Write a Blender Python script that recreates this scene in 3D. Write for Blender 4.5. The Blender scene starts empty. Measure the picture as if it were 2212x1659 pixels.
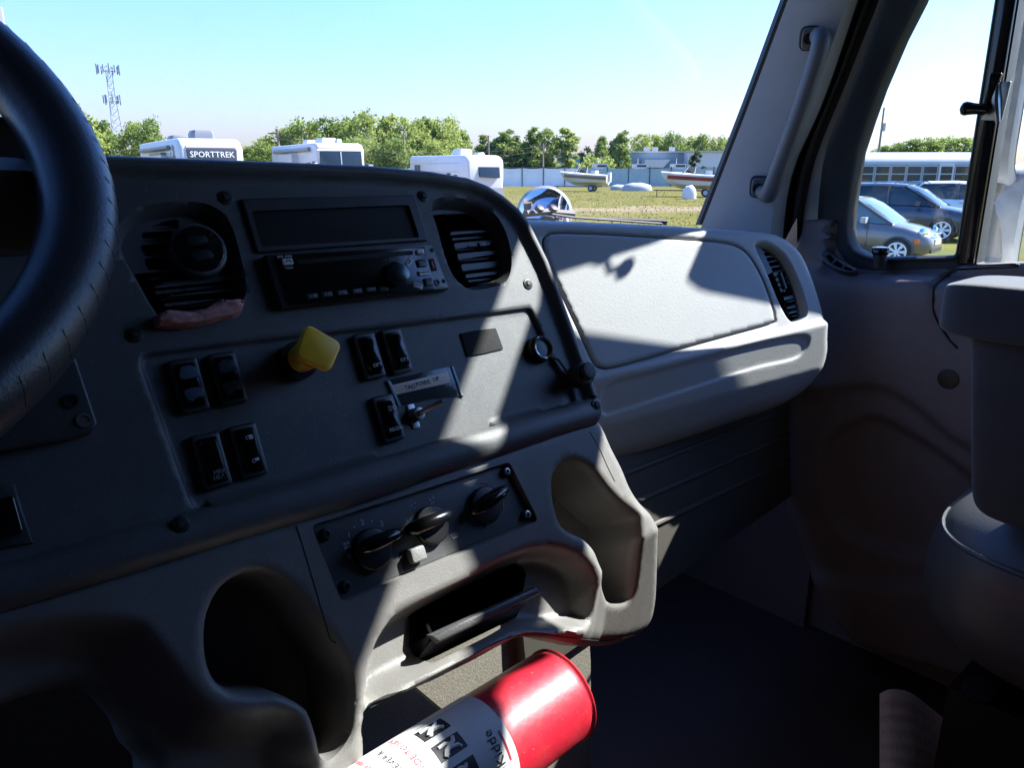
import bpy, bmesh, math, random
import numpy as np
from mathutils import Vector, Matrix
from mathutils.kdtree import KDTree
from mathutils.geometry import delaunay_2d_cdt, tessellate_polygon

random.seed(7)
RNG = np.random.default_rng(7)
R = math.radians
scene = bpy.context.scene
COL = scene.collection

# ------------------------------------------------------------------ camera
EYE = np.array([0.0, 0.0, 2.1])
FOC, CU, CV = 1650.0, 1106.0, 830.0
HEAD, PITCH = R(42), R(15.57)
cam_data = bpy.data.cameras.new('camera')
cam = bpy.data.objects.new('camera', cam_data)
COL.objects.link(cam)
cam.location = EYE
cam.rotation_euler = (math.pi/2 - PITCH, 0, -HEAD)
cam_data.sensor_width = 36
cam_data.lens = 36*FOC/2212
cam_data.clip_start = 0.02
cam_data.clip_end = 4000
scene.camera = cam

# ------------------------------------------------------------------ sky, sun, exposure
SUN = np.array([1.0, -0.40, 1.0]); SUN /= np.linalg.norm(SUN)
sun_el = math.asin(SUN[2]); sun_az = math.atan2(SUN[0], SUN[1])
world = bpy.data.worlds.new('World'); scene.world = world
world.use_nodes = True
wn = world.node_tree.nodes; wl = world.node_tree.links
sky = wn.new('ShaderNodeTexSky'); sky.sky_type = 'NISHITA'; sky.sun_disc = False
sky.sun_elevation = sun_el; sky.sun_rotation = sun_az
sky.air_density = 2.1; sky.dust_density = 0.8; sky.ozone_density = 4.5; sky.altitude = 100
wl.new(sky.outputs[0], wn['Background'].inputs[0]); wn['Background'].inputs[1].default_value = 0.05
sl = bpy.data.lights.new('sun', 'SUN'); sl.energy = 5.0; sl.angle = R(0.53); sl.color = (1.0, 0.755, 0.35)
so = bpy.data.objects.new('sun', sl); COL.objects.link(so)
so.rotation_euler = Vector(SUN).to_track_quat('Z', 'Y').to_euler()
so.location = (6, -3, 9)
scene.view_settings.view_transform = 'Standard'; scene.view_settings.look = 'None'
scene.view_settings.exposure = 2.2; scene.view_settings.gamma = 1.0
scene.view_settings.use_white_balance = True; scene.view_settings.white_balance_temperature = 4200; scene.view_settings.white_balance_tint = 26
scene.render.engine = 'CYCLES'
scene.cycles.use_denoising = True
scene.cycles.max_bounces = 8; scene.cycles.diffuse_bounces = 2; scene.cycles.glossy_bounces = 3
scene.cycles.transparent_max_bounces = 16
scene.cycles.caustics_reflective = False; scene.cycles.caustics_refractive = False

# ------------------------------------------------------------------ sight lines: photo pixel -> point on a surface of the place
_fw = np.array([math.sin(HEAD)*math.cos(PITCH), math.cos(HEAD)*math.cos(PITCH), -math.sin(PITCH)])
_rt = np.array([math.cos(HEAD), -math.sin(HEAD), 0]); _up = np.cross(_rt, _fw)
def ray(u, v): return _fw*FOC + _rt*(u-CU) - _up*(v-CV)
def atx(u, v, x): r = ray(u, v); return EYE + r*x/r[0]
def aty(u, v, y): r = ray(u, v); return EYE + r*y/r[1]
def atz(u, v, z): r = ray(u, v); return EYE + r*(z-EYE[2])/r[2]
def atd(u, v, d): r = ray(u, v); return EYE + r*d/FOC
def proj(p):
    d = np.asarray(p, float)-EYE; z = d@_fw
    return (CU+FOC*(d@_rt)/z, CV-FOC*(d@_up)/z)
def K(x0, y0, w=700, W=2212):
    s = w/W; k = 2212/2576
    return lambda *p: [((x0+x*s)*k, (y0+y*s)*k) for x, y in p]
c1, c2, c3, c4, c5 = K(0, 0), K(600, 250), K(1200, 250), K(1876, 0), K(1876, 400)
c6, c7, c8 = K(0, 400), K(580, 440), K(1250, 500)
d1, d2, d3, d4, d5 = K(0, 850), K(650, 750), K(750, 1150), K(1250, 950), K(1876, 850)
d6, d7, d8 = K(1876, 1350, 700, 1995), K(850, 1450, 750), K(0, 1350, 900)

class Plane:
    """A surface of the cab: origin, turned by yaw towards the driver, leaning back by tilt."""
    def __init__(s, o, yaw, tilt):
        s.o = np.array(o, float)
        s.n = np.array([-math.sin(yaw)*math.cos(tilt), -math.cos(yaw)*math.cos(tilt), math.sin(tilt)])
        s.ex = np.array([math.cos(yaw), -math.sin(yaw), 0.]); s.ey = np.cross(s.n, s.ex)
    def hit(s, u, v, h=0.):
        r = ray(u, v); return EYE + r*(((s.o+s.n*h-EYE)@s.n)/(r@s.n))
    def ab(s, pts, h=0.):
        out = []
        for u, v in pts:
            d = s.hit(u, v, h)-s.o; out.append((d@s.ex, d@s.ey))
        return np.array(out)
    def w(s, ab, h=0.):
        ab = np.atleast_2d(np.asarray(ab, float)); h = np.broadcast_to(np.asarray(h, float), (len(ab),))
        return s.o + ab[:, :1]*s.ex + ab[:, 1:2]*s.ey + h[:, None]*s.n
    def shift(s, h):
        q = Plane.__new__(Plane); q.n, q.ex, q.ey = s.n, s.ex, s.ey; q.o = s.o+s.n*h; return q

# ------------------------------------------------------------------ 2D outlines
def ccw(p):
    p = np.asarray(p, float); x, y = p[:, 0], p[:, 1]
    return p if (x*np.roll(y, -1)-np.roll(x, -1)*y).sum() > 0 else p[::-1]
def crom(p, k=6, closed=True):
    p = np.asarray(p, float); n = len(p); out = []
    for i in range(n if closed else n-1):
        if closed: a, b, c, d = p[i-1], p[i], p[(i+1) % n], p[(i+2) % n]
        else: a, b, c, d = p[max(i-1, 0)], p[i], p[i+1], p[min(i+2, n-1)]
        for j in range(k):
            t = j/k
            out.append(0.5*(2*b+(c-a)*t+(2*a-5*b+4*c-d)*t*t+(3*b-a-3*c+d)*t**3))
    if not closed: out.append(p[-1])
    return np.array(out)
def fillet(p, r, k=6):
    p = np.asarray(p, float); n = len(p); out = []
    r = [r]*n if not hasattr(r, '__len__') else r
    for i in range(n):
        b = p[i]; a = p[i-1]-b; c = p[(i+1) % n]-b
        la, lc = np.linalg.norm(a), np.linalg.norm(c); a, c = a/la, c/lc
        if r[i] <= 0: out.append(b); continue
        ang = math.acos(max(-1, min(1, a@c))); t = min(r[i]/math.tan(ang/2), la*.48, lc*.48)
        s, e = b+a*t, b+c*t
        for j in range(k+1):
            f = j/k; out.append((1-f)**2*s+2*f*(1-f)*b+f*f*e)
    return np.array(out)
def resample(p, step):
    p = np.asarray(p, float); q = np.vstack([p, p[:1]]); L = np.r_[0, np.cumsum(np.linalg.norm(np.diff(q, axis=0), axis=1))]
    n = max(8, int(L[-1]/step)); t = np.linspace(0, L[-1], n, endpoint=False)
    return np.stack([np.interp(t, L, q[:, 0]), np.interp(t, L, q[:, 1])], 1)
def offset(p, d):
    """positive d: outwards (ccw outline)"""
    p = np.asarray(p, float); e = np.roll(p, -1, 0)-p; e /= np.linalg.norm(e, axis=1)[:, None]+1e-12
    nn = np.stack([e[:, 1], -e[:, 0]], 1); m = nn+np.roll(nn, 1, 0); m /= np.maximum(1e-9, (m*m).sum(1))[:, None]
    return p+m*2*d
def sd(poly, P):
    """signed distance, positive inside"""
    poly = np.asarray(poly, float); A = poly; B = np.roll(poly, -1, 0); best = np.full(len(P), 1e9); ins = np.zeros(len(P), bool)
    for a, b in zip(A, B):
        ab = b-a; t = np.clip(((P-a)@ab)/max(ab@ab, 1e-18), 0, 1); d = P-a-t[:, None]*ab
        best = np.minimum(best, (d*d).sum(1))
        c = (a[1] > P[:, 1]) != (b[1] > P[:, 1])
        if abs(b[1]-a[1]) > 1e-15: ins ^= c & (P[:, 0] < (b[0]-a[0])*(P[:, 1]-a[1])/(b[1]-a[1])+a[0])
    best = np.sqrt(best); return np.where(ins, best, -best)
def sst(e0, e1, x): t = np.clip((x-e0)/(e1-e0), 0, 1); return t*t*(3-2*t)
def circ(cx, cy, r, n=24, a0=0): t = np.linspace(0, 2*np.pi, n, endpoint=False)+a0; return np.stack([cx+r*np.cos(t), cy+r*np.sin(t)], 1)
def rrect(cx, cy, w, h, r, k=4, rot=0):
    p = fillet([(-w/2, -h/2), (w/2, -h/2), (w/2, h/2), (-w/2, h/2)], r, k); c, s = math.cos(rot), math.sin(rot)
    return p@np.array([[c, s], [-s, c]])+[cx, cy]

# ------------------------------------------------------------------ objects
def mesh(name, verts, faces, mat, parent=None, smooth=True, sharp=38):
    me = bpy.data.meshes.new(name); me.from_pydata([tuple(map(float, v)) for v in verts], [], [tuple(int(i) for i in f) for f in faces])
    me.validate(); me.update()
    if smooth:
        me.shade_smooth(); me.set_sharp_from_angle(angle=R(sharp))
    if mat: me.materials.append(mat)
    o = bpy.data.objects.new(name, me); COL.objects.link(o)
    if parent: adopt(o, parent)
    return o
def adopt(o, parent):
    t = Vector((0, 0, 0)); q = parent
    while q: t += Vector(q.get('_at', (0, 0, 0))) if q.parent is None else Vector((0, 0, 0)); q = q.parent
    o.parent = parent
    if parent.parent is None: o.matrix_parent_inverse = Matrix.Translation(-t)
def thing(name, loc, label, cat, group=None):
    o = bpy.data.objects.new(name, None); COL.objects.link(o); o.location = tuple(map(float, loc)); o.empty_display_size = .05
    o['_at'] = tuple(map(float, loc)); return tag(o, label, cat, group)
def tag(o, label, cat, group=None):
    o['label'] = label; o['category'] = cat
    if group: o['group'] = group
    return o
def struct(o): o['kind'] = 'structure'; return o
class MB:
    """collects solids for ONE mesh"""
    def __init__(s): s.v = []; s.f = []
    def add(s, v, f):
        n = len(s.v); s.v += [tuple(map(float, q)) for q in v]; s.f += [tuple(i+n for i in g) for g in f]; return s
    def box(s, c, size, M=None):
        v = [np.array([x, y, z])*np.array(size)/2 for x in (-1, 1) for y in (-1, 1) for z in (-1, 1)]
        v = [(np.asarray(M)@q if M is not None else q)+np.array(c, float) for q in v]
        return s.add(v, [(0, 1, 3, 2), (4, 6, 7, 5), (0, 4, 5, 1), (2, 3, 7, 6), (0, 2, 6, 4), (1, 5, 7, 3)])
    def tube(s, path, rad, n=10, caps=True):
        path = np.asarray(path, float); m = len(path); rad = np.broadcast_to(np.asarray(rad, float), (m,)); T = np.gradient(path, axis=0); T /= np.linalg.norm(T, axis=1)[:, None]+1e-12
        a = np.array([0, 0, 1.]) if abs(T[0][2]) < .9 else np.array([1., 0, 0]); V = []; u = np.cross(T[0], a)
        for i in range(m):
            u = u-T[i]*(u@T[i]); u /= np.linalg.norm(u); w = np.cross(T[i], u)
            for k in range(n): t = 2*math.pi*k/n; V.append(path[i]+rad[i]*(math.cos(t)*u+math.sin(t)*w))
        Fc = [(i*n+k, i*n+(k+1) % n, (i+1)*n+(k+1) % n, (i+1)*n+k) for i in range(m-1) for k in range(n)]
        if caps: Fc += [tuple(range(n))[::-1], tuple((m-1)*n+k for k in range(n))]
        return s.add(V, Fc)
    def rings(s, rings, cap0=True, cap1=True, closed=True):
        n = len(rings[0]); V = [q for r_ in rings for q in r_]; e = n if closed else n-1
        Fc = [(i*n+k, i*n+(k+1) % n, (i+1)*n+(k+1) % n, (i+1)*n+k) for i in range(len(rings)-1) for k in range(e)]
        if cap0: Fc.append(tuple(range(n))[::-1])
        if cap1: Fc.append(tuple((len(rings)-1)*n+k for k in range(n)))
        return s.add(V, Fc)
    def build(s, name, mat, parent=None, smooth=True, sharp=38): return mesh(name, s.v, s.f, mat, parent, smooth, sharp)

def plate(name, pl, outline, h0, h1, mat, parent=None, bevel=.0015, holes=(), mb=None, k=3):
    """a moulded plate lying on a plane: back at h0, face at h1, rounded front edge"""
    o = ccw(outline); M = mb or MB(); sgn = 1 if h1 >= h0 else -1
    prof = [(0, h0), (0, h1-sgn*bevel)]+[(-bevel*(1-math.cos(t)), h1-sgn*bevel+sgn*bevel*math.sin(t)) for t in [math.pi/2*j/k for j in range(1, k+1)]]
    rings = [pl.w(offset(o, d) if d else o, h) for d, h in prof]
    if not holes:
        M.rings(rings, cap0=False, cap1=True)
    else:
        M.rings(rings, cap0=False, cap1=False)
        loops = [offset(o, prof[-1][0])]+[ccw(h)[::-1] for h in holes]
        V3 = [Vector((p[0], p[1], 0)) for l in loops for p in l]; tri = tessellate_polygon([[Vector((p[0], p[1], 0)) for p in l] for l in loops])
        M.add(pl.w(np.array([(p.x, p.y) for p in V3]), h1), [t if _area(V3, t) > 0 else t[::-1] for t in tri])
        for h in holes:
            q = ccw(h); M.rings([pl.w(q, h1), pl.w(q, h0)][::-1], False, False)
    return M if mb else M.build(name, mat, parent)
def _area(V, t):
    a, b, c = (V[i] for i in t); return (b.x-a.x)*(c.y-a.y)-(c.x-a.x)*(b.y-a.y)

def relief(name, pl, outline, loops, hfun, grid, mat, parent=None, skirt=.06, holes=(), sharp=60, extra=()):
    """a moulded skin over a plane: heights hfun(P) on a triangulation that follows the outlines"""
    o = resample(ccw(outline), grid*.8); C = [o]+[resample(ccw(l), grid*.42) for l in loops]; H = [resample(ccw(h), grid*.42) for h in holes]
    P = [tuple(q) for l in C+H for q in l]; E = []; n = 0
    for l in C+H:
        E += [(n+i, n+(i+1) % len(l)) for i in range(len(l))]; n += len(l)
    lo, hi = o.min(0), o.max(0); gx, gy = np.meshgrid(np.arange(lo[0], hi[0], grid), np.arange(lo[1], hi[1], grid)); gx = gx+((np.arange(gx.shape[0]) % 2)*grid/2)[:, None]
    G = np.stack([gx.ravel(), gy.ravel()], 1); keep = sd(o, G) > grid*.3
    kd = KDTree(len(P))
    for i, q in enumerate(P): kd.insert((q[0], q[1], 0), i)
    kd.balance(); keep &= np.array([kd.find((q[0], q[1], 0))[2] for q in G]) > grid*.42
    for h in H: keep &= sd(h, G) < 0
    P += [tuple(q) for q in G[keep]]
    v, _, f, *_ = delaunay_2d_cdt([Vector(p) for p in P], E, [], 0, 1e-7)
    A = np.array([(p.x, p.y) for p in v]); cen = np.array([A[list(t)].mean(0) for t in f]); ok = sd(o, cen) > 0
    for h in H: ok &= sd(h, cen) < 0
    V = list(pl.w(A, hfun(A))); Fc = [tuple(t) for t, k_ in zip(f, ok) if k_]
    Fc = [t if _area(v, t) > 0 else t[::-1] for t in Fc]
    if skirt:
        h0 = hfun(o); n = len(V); m = len(o); V += list(pl.w(o, h0))+list(pl.w(o, h0-skirt))
        Fc += [(n+i, n+m+i, n+m+(i+1) % m, n+(i+1) % m) for i in range(m)]
    return mesh(name, V, Fc, mat, parent, True, sharp)

def tube(name, path, rad, mat, parent=None, n=10): return MB().tube(path, rad, n).build(name, mat, parent)
def disc(name, pl, c, r, h0, h1, mat, parent=None, bevel=.001, n=24): return plate(name, pl, circ(c[0], c[1], r, n), h0, h1, mat, parent, bevel)
def text(name, body, pl, ab, size, mat, parent, rot=0, h=.0004, align='CENTER', ext=.00015):
    cu = bpy.data.curves.new(name, 'FONT'); cu.body = body; cu.size = size; cu.align_x = align; cu.align_y = 'CENTER'; cu.extrude = ext
    cu.resolution_u = 2
    o = bpy.data.objects.new(name, cu)
    M = Matrix((tuple(pl.ex), tuple(pl.ey), tuple(pl.n))).transposed().to_4x4()
    o.matrix_world = Matrix.Translation(Vector(pl.w([ab], h)[0]))@M@Matrix.Rotation(rot, 4, 'Z')
    COL.objects.link(o); dg = bpy.context.evaluated_depsgraph_get(); me = bpy.data.meshes.new_from_object(o.evaluated_get(dg)); me.transform(o.matrix_world)
    bpy.data.objects.remove(o); me.materials.clear(); me.materials.append(mat); q = bpy.data.objects.new(name, me); COL.objects.link(q)
    if parent: adopt(q, parent)
    return q

# ------------------------------------------------------------------ materials
MAT = {}
def mat(name, col, rough=.5, metal=0, spec=.5, grain=0, gscale=400, kind='noise', var=0, vscale=8, coat=0, sheen=0, dust=0, dcol=(.35, .32, .28), specks=0):
    m = bpy.data.materials.new(name); m.use_nodes = True; nt = m.node_tree; b = nt.nodes['Principled BSDF']; L = nt.links
    b.inputs['Base Color'].default_value = (*col, 1); b.inputs['Roughness'].default_value = rough; b.inputs['Metallic'].default_value = metal
    b.inputs['Specular IOR Level'].default_value = spec; b.inputs['Coat Weight'].default_value = coat
    if sheen: b.inputs['Sheen Weight'].default_value = sheen
    tc = nt.nodes.new('ShaderNodeTexCoord')
    src = None
    if var:
        nz = nt.nodes.new('ShaderNodeTexNoise'); nz.inputs['Scale'].default_value = vscale; nz.inputs['Detail'].default_value = 6; nz.inputs['Roughness'].default_value = .65
        L.new(tc.outputs['Object'], nz.inputs['Vector'])
        rp = nt.nodes.new('ShaderNodeValToRGB'); rp.color_ramp.elements[0].position = .3; rp.color_ramp.elements[1].position = .7
        rp.color_ramp.elements[0].color = (*[c*(1-var) for c in col], 1); rp.color_ramp.elements[1].color = (*[min(1, c*(1+var)) for c in col], 1)
        L.new(nz.outputs['Fac'], rp.inputs[0]); src = rp.outputs[0]
    if dust:
        nz2 = nt.nodes.new('ShaderNodeTexNoise'); nz2.inputs['Scale'].default_value = vscale*2.3; nz2.inputs['Detail'].default_value = 9; nz2.inputs['Roughness'].default_value = .75
        L.new(tc.outputs['Object'], nz2.inputs['Vector'])
        mr = nt.nodes.new('ShaderNodeMapRange'); mr.inputs[1].default_value = .45; mr.inputs[2].default_value = .8; mr.inputs[4].default_value = dust; L.new(nz2.outputs['Fac'], mr.inputs[0])
        mx = nt.nodes.new('ShaderNodeMix'); mx.data_type = 'RGBA'; L.new(mr.outputs[0], mx.inputs[0]); mx.inputs[7].default_value = (*dcol, 1)
        if src: L.new(src, mx.inputs[6])
        else: mx.inputs[6].default_value = (*col, 1)
        src = mx.outputs[2]
    if specks:
        n3 = nt.nodes.new('ShaderNodeTexNoise'); n3.inputs['Scale'].default_value = 420; n3.inputs['Detail'].default_value = 2; L.new(tc.outputs['Object'], n3.inputs['Vector'])
        m4 = nt.nodes.new('ShaderNodeMapRange'); m4.inputs[1].default_value = .70; m4.inputs[2].default_value = .76; m4.inputs[4].default_value = specks; L.new(n3.outputs['Fac'], m4.inputs[0])
        m5 = nt.nodes.new('ShaderNodeMix'); m5.data_type = 'RGBA'; L.new(m4.outputs[0], m5.inputs[0]); m5.inputs[7].default_value = (.45, .43, .40, 1)
        if src: L.new(src, m5.inputs[6])
        else: m5.inputs[6].default_value = (*col, 1)
        src = m5.outputs[2]
    if src: L.new(src, b.inputs['Base Color'])
    if grain:
        bp = nt.nodes.new('ShaderNodeBump'); bp.inputs['Strength'].default_value = grain; bp.inputs['Distance'].default_value = .0006 if gscale > 100 else .3/gscale
        if kind == 'leather':
            t = nt.nodes.new('ShaderNodeTexVoronoi'); t.feature = 'SMOOTH_F1'; t.inputs['Scale'].default_value = gscale; t.inputs['Smoothness'].default_value = .4
            wz = nt.nodes.new('ShaderNodeTexNoise'); wz.inputs['Scale'].default_value = gscale*.35; wz.inputs['Detail'].default_value = 3
            L.new(tc.outputs['Object'], wz.inputs['Vector'])
            ad = nt.nodes.new('ShaderNodeVectorMath'); ad.operation = 'MULTIPLY_ADD'; ad.inputs[1].default_value = (.012,)*3
            L.new(wz.outputs['Color'], ad.inputs[0]); L.new(tc.outputs['Object'], ad.inputs[2]); L.new(ad.outputs[0], t.inputs['Vector']); out = t.outputs['Distance']
        else:
            t = nt.nodes.new('ShaderNodeTexNoise'); t.inputs['Scale'].default_value = gscale; t.inputs['Detail'].default_value = 4; L.new(tc.outputs['Object'], t.inputs['Vector']); out = t.outputs['Fac']
        L.new(out, bp.inputs['Height']); L.new(bp.outputs[0], b.inputs['Normal'])
    MAT[name] = m; return m
def glass(name, tint=(.93, .96, .95), dirt=.0, dscale=30, refl=.9):
    m = bpy.data.materials.new(name); m.use_nodes = True; nt = m.node_tree; L = nt.links; nt.nodes.remove(nt.nodes['Principled BSDF'])
    out = nt.nodes['Material Output']; tr = nt.nodes.new('ShaderNodeBsdfTransparent'); tr.inputs[0].default_value = (*tint, 1)
    gl = nt.nodes.new('ShaderNodeBsdfGlossy'); gl.inputs['Roughness'].default_value = .02; gl.inputs[0].default_value = (refl, refl, refl, 1)
    fr = nt.nodes.new('ShaderNodeFresnel'); fr.inputs[0].default_value = 1.45
    mx = nt.nodes.new('ShaderNodeMixShader'); L.new(fr.outputs[0], mx.inputs[0]); L.new(tr.outputs[0], mx.inputs[1]); L.new(gl.outputs[0], mx.inputs[2]); last = mx.outputs[0]
    if dirt:
        tc = nt.nodes.new('ShaderNodeTexCoord'); nz = nt.nodes.new('ShaderNodeTexNoise'); nz.inputs['Scale'].default_value = dscale; nz.inputs['Detail'].default_value = 10; nz.inputs['Roughness'].default_value = .8
        L.new(tc.outputs['Object'], nz.inputs['Vector']); mr = nt.nodes.new('ShaderNodeMapRange'); mr.inputs[1].default_value = .5; mr.inputs[2].default_value = .85; mr.inputs[4].default_value = dirt
        L.new(nz.outputs['Fac'], mr.inputs[0]); df = nt.nodes.new('ShaderNodeBsdfDiffuse'); df.inputs[0].default_value = (.6, .6, .58, 1); tl = nt.nodes.new('ShaderNodeBsdfTranslucent'); tl.inputs[0].default_value = (.6, .6, .58, 1)
        ad = nt.nodes.new('ShaderNodeMixShader'); L.new(df.outputs[0], ad.inputs[1]); L.new(tl.outputs[0], ad.inputs[2])
        m2 = nt.nodes.new('ShaderNodeMixShader'); L.new(mr.outputs[0], m2.inputs[0]); L.new(last, m2.inputs[1]); L.new(ad.outputs[0], m2.inputs[2]); last = m2.outputs[0]
    L.new(last, out.inputs[0]); MAT[name] = m; return m

panel_m = mat('centre panel plastic', (.078, .079, .081), .52, grain=.45, gscale=900, dust=.16, vscale=14, specks=.35)
bezel_m = mat('bezel plastic', (.035, .036, .038), .38, grain=.25, gscale=700, dust=.12, vscale=10, specks=.3)
console_m = mat('grey console plastic', (.17, .162, .15), .48, grain=.24, gscale=560, kind='leather', dust=.28, vscale=11, specks=.3)
dash_m = mat('grey dash plastic', (.335, .335, .33), .5, grain=.22, gscale=420, kind='leather', dust=.06, vscale=7)
door_m = mat('door trim plastic', (.17, .14, .14), .6, grain=.3, gscale=420, kind='leather', dust=.16, vscale=9)
pillar_m = mat('pillar trim', (.36, .365, .365), .6, grain=.3, gscale=600, var=.06)
black_m = mat('black plastic', (.008, .008, .009), .4, grain=.2, gscale=800)
gloss_m = mat('gloss black plastic', (.006, .006, .007), .16)
void_m = mat('dark duct', (.004, .004, .005), .8)
rubber_m = mat('black rubber', (.010, .010, .011), .6, grain=.3, gscale=500)
floor_m = mat('rubber floor mat', (.065, .042, .034), .7, grain=.8, gscale=220, dust=.25, vscale=12, dcol=(.10, .08, .07))
white_m = mat('white print', (.8, .8, .8), .5)
grey_print_m = mat('grey print', (.62, .63, .64), .5)
dim_print_m = mat('dim print', (.22, .23, .24), .5)
blue_print_m = mat('blue print', (.05, .25, .65), .5)
red_print_m = mat('red print', (.55, .12, .08), .5)
button_m = mat('pale grey button', (.85, .86, .87), .35)
chrome_m = mat('chrome', (.72, .73, .74), .14, metal=1)
steel_m = mat('dull steel', (.36, .37, .38), .35, metal=1, var=.2, vscale=200)
yellow_m = mat('yellow plastic', (.95, .60, .0), .35, grain=.15, gscale=500)
foam_m = mat('pink foam', (.52, .27, .25), .9, grain=1.0, gscale=260, var=.5, vscale=90)
leather_m = mat('grey vinyl', (.075, .078, .085), .38, grain=.25, gscale=420, kind='leather')
suede_m = mat('grey seat cloth', (.060, .060, .064), .85, grain=.6, gscale=700, var=.15, vscale=20, sheen=.3)
wheel_m = mat('wheel leather cover', (.024, .026, .030), .4, grain=.2, gscale=420, kind='leather')
carpet_m = mat('olive carpet', (.17, .155, .12), .95, grain=1.0, gscale=380, var=.35, vscale=420)
red_m = mat('red enamel', (.38, .008, .018), .45, grain=.12, gscale=60, coat=.08, dust=.22, vscale=16, dcol=(.42, .10, .07), specks=.3)
paper_m = mat('paper', (.85, .84, .80), .7)
tape_m = mat('clear tape', (.05, .055, .06), .12, grain=.5, gscale=120)
beige_m = mat('beige label', (.85, .70, .56), .6, var=.1, vscale=150)
velcro_m = mat('black hook tape', (.012, .012, .012), .9, grain=1, gscale=520)
vent_m = mat('vent plastic', (.095, .096, .10), .4)
cream_m = mat('cream painted frame', (.42, .41, .34), .4)
glass_m = glass('windscreen glass', tint=(.93, .90, .94), dirt=.06, dscale=24)
side_glass_m = glass('door glass', dirt=.16, dscale=40)
# ================================================================== CAB INTERIOR
PC = Plane((.365, .62, 2.001), 0, R(26))            # centre panel, faces the rear, leans forward at the top
PP = Plane((.76, .76, 2.01), R(16), R(26))          # passenger dashboard, turned towards the driver

# ------------------------------------------------------------------ centre instrument panel
cp = thing('center_panel', (.3, .58, 1.84), 'dark grey centre dashboard panel with two air vents and rocker switches', 'dashboard panel')
BEZ = PC.ab([(-150, 296), (0, 306), (223, 334), (515, 345), (787, 356), (923, 369), (1004, 383), (1045, 399), (1080, 421), (1116, 451), (1139, 481), (1166, 535), (1183, 570), (1209, 640), (1236, 715), (1261, 785), (1283, 845), (1294, 880), (1297, 903), (1288, 921), (1209, 944), (1073, 992), (925, 1041), (797, 1088), (541, 1163), (279, 1245), (0, 1329), (-150, 1375)])
BEZ = ccw(resample(BEZ, .004))
LP = ccw(fillet(PC.ab([(302, 770), (558, 738), (830, 709), (1102, 673), (1147, 667), (1187, 766), (1245, 868), (1159, 901), (963, 953), (694, 1034), (425, 1112)]), [.008, 0, 0, 0, .006, 0, .006, 0, 0, 0, .016]))
VR = ccw(crom(PC.ab(c2((1530, 870), (1565, 795), (1690, 778), (1900, 815), (2045, 920), (2130, 1070), (2170, 1250), (2155, 1400), (2080, 1475), (1880, 1518), (1780, 1480), (1700, 1390), (1640, 1250), (1575, 1010))), 6))
VL = ccw(crom(PC.ab(c6((915, 640), (960, 510), (1090, 400), (1300, 345), (1550, 340), (1720, 390), (1830, 510), (1900, 720), (1950, 950), (1945, 1100), (1840, 1180), (1560, 1230), (1280, 1260), (1180, 1160), (1060, 950), (960, 770))), 6))
bb = PC.ab([(279, 1245), (797, 1088), (1209, 944)])[:, 1].mean()
def bez_h(P):
    d = sd(BEZ, P); db = P[:, 1]-bb
    t = np.clip(d/.009, 0, 1); h = -.009+.018*np.sqrt(np.maximum(0, 1-(1-t)**2))
    h = np.where(d > .009, .009*(1-sst(.010, .022, d)), h)
    h = h-.0045*sst(0, .002, sd(LP, P))-.0035*np.exp(-(np.abs(sd(LP, P))/.0012)**2)
    s = np.clip(1-((db-.0165)/.0165)**2, 0, 1); hb = np.where(db < .033, .012*np.sqrt(s), -1)
    h = np.where(d < .006, h, np.maximum(np.where(db < .033, np.minimum(h, 0), h), hb))
    for V in (VR, VL): h -= .020*sst(0, .010, sd(V, P))
    return h
VRh, VLh = offset(VR, -.0085), offset(VL, -.0085)
relief('panel_shell', PC, BEZ, [LP, offset(LP, -.003), offset(LP, .002), VR, VL, offset(VR, -.004), offset(VL, -.004), offset(LP, -.0012), offset(LP, .0012), offset(BEZ, -.001), offset(BEZ, -.0028), offset(BEZ, -.0055), offset(BEZ, -.009), offset(BEZ, -.0125), offset(BEZ, -.016), offset(BEZ, -.0205)], bez_h, .0045, panel_m, cp, skirt=.05, holes=[VRh, VLh])
# dashboard cover between the panel and the windscreen
dc = thing('dashboard_cover', (.5, .85, 2.0), 'dark top cover of the dashboard below the windscreen', 'dashboard cover')
topb = PC.w(PC.ab([(-150, 296), (223, 334), (515, 345), (787, 356), (923, 369), (1004, 383), (1045, 399), (1080, 421), (1116, 451)]), -.012)
rows = []
for k in range(7):
    f = k/6; rows.append([p*(1-f)+np.array([p[0]+.03*f, 1.0, 2.015+.0*f])*f+np.array([0, 0, -.012*math.sin(math.pi*f)]) for p in topb])
MB().rings(rows, False, False, closed=False).build('cover_skin', bezel_m, dc)

def vent_insert(name_parent, V, slots, hh, rings_col=vent_m):
    ins = offset(V, -.0062); vent = plate('air_vent', PC, ins, hh-.006, hh, rings_col, name_parent, .0015, holes=slots)
    plate('duct', PC, offset(V, -.004), -.07, -.06, void_m, vent, .001)
    MB().rings([PC.w(offset(V, -.0065), hh-.005), PC.w(offset(V, -.0065), -.06)][::-1], False, False).build('duct_wall', void_m, vent)
    return vent
def slot_px(q, r=.0035, n=4): return ccw(fillet(PC.ab(q, -.017), r, n))
slR = [slot_px(c2((1632, 915), (1860, 905), (1960, 950), (2012, 1030), (1690, 1050), (1640, 985))), slot_px(c2((1675, 1060), (2045, 1040), (2062, 1118), (1695, 1135))), slot_px(c2((1702, 1148), (2080, 1118), (2095, 1200), (1725, 1218))), slot_px(c2((1730, 1232), (2105, 1200), (2118, 1282), (1750, 1305))), slot_px(c2((1755, 1318), (2120, 1284), (2130, 1355), (1790, 1388))), slot_px(c2((1790, 1398), (2122, 1362), (2110, 1440), (1880, 1475), (1820, 1455)))]
vr = vent_insert(cp, VR, slR, -.0155)
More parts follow.
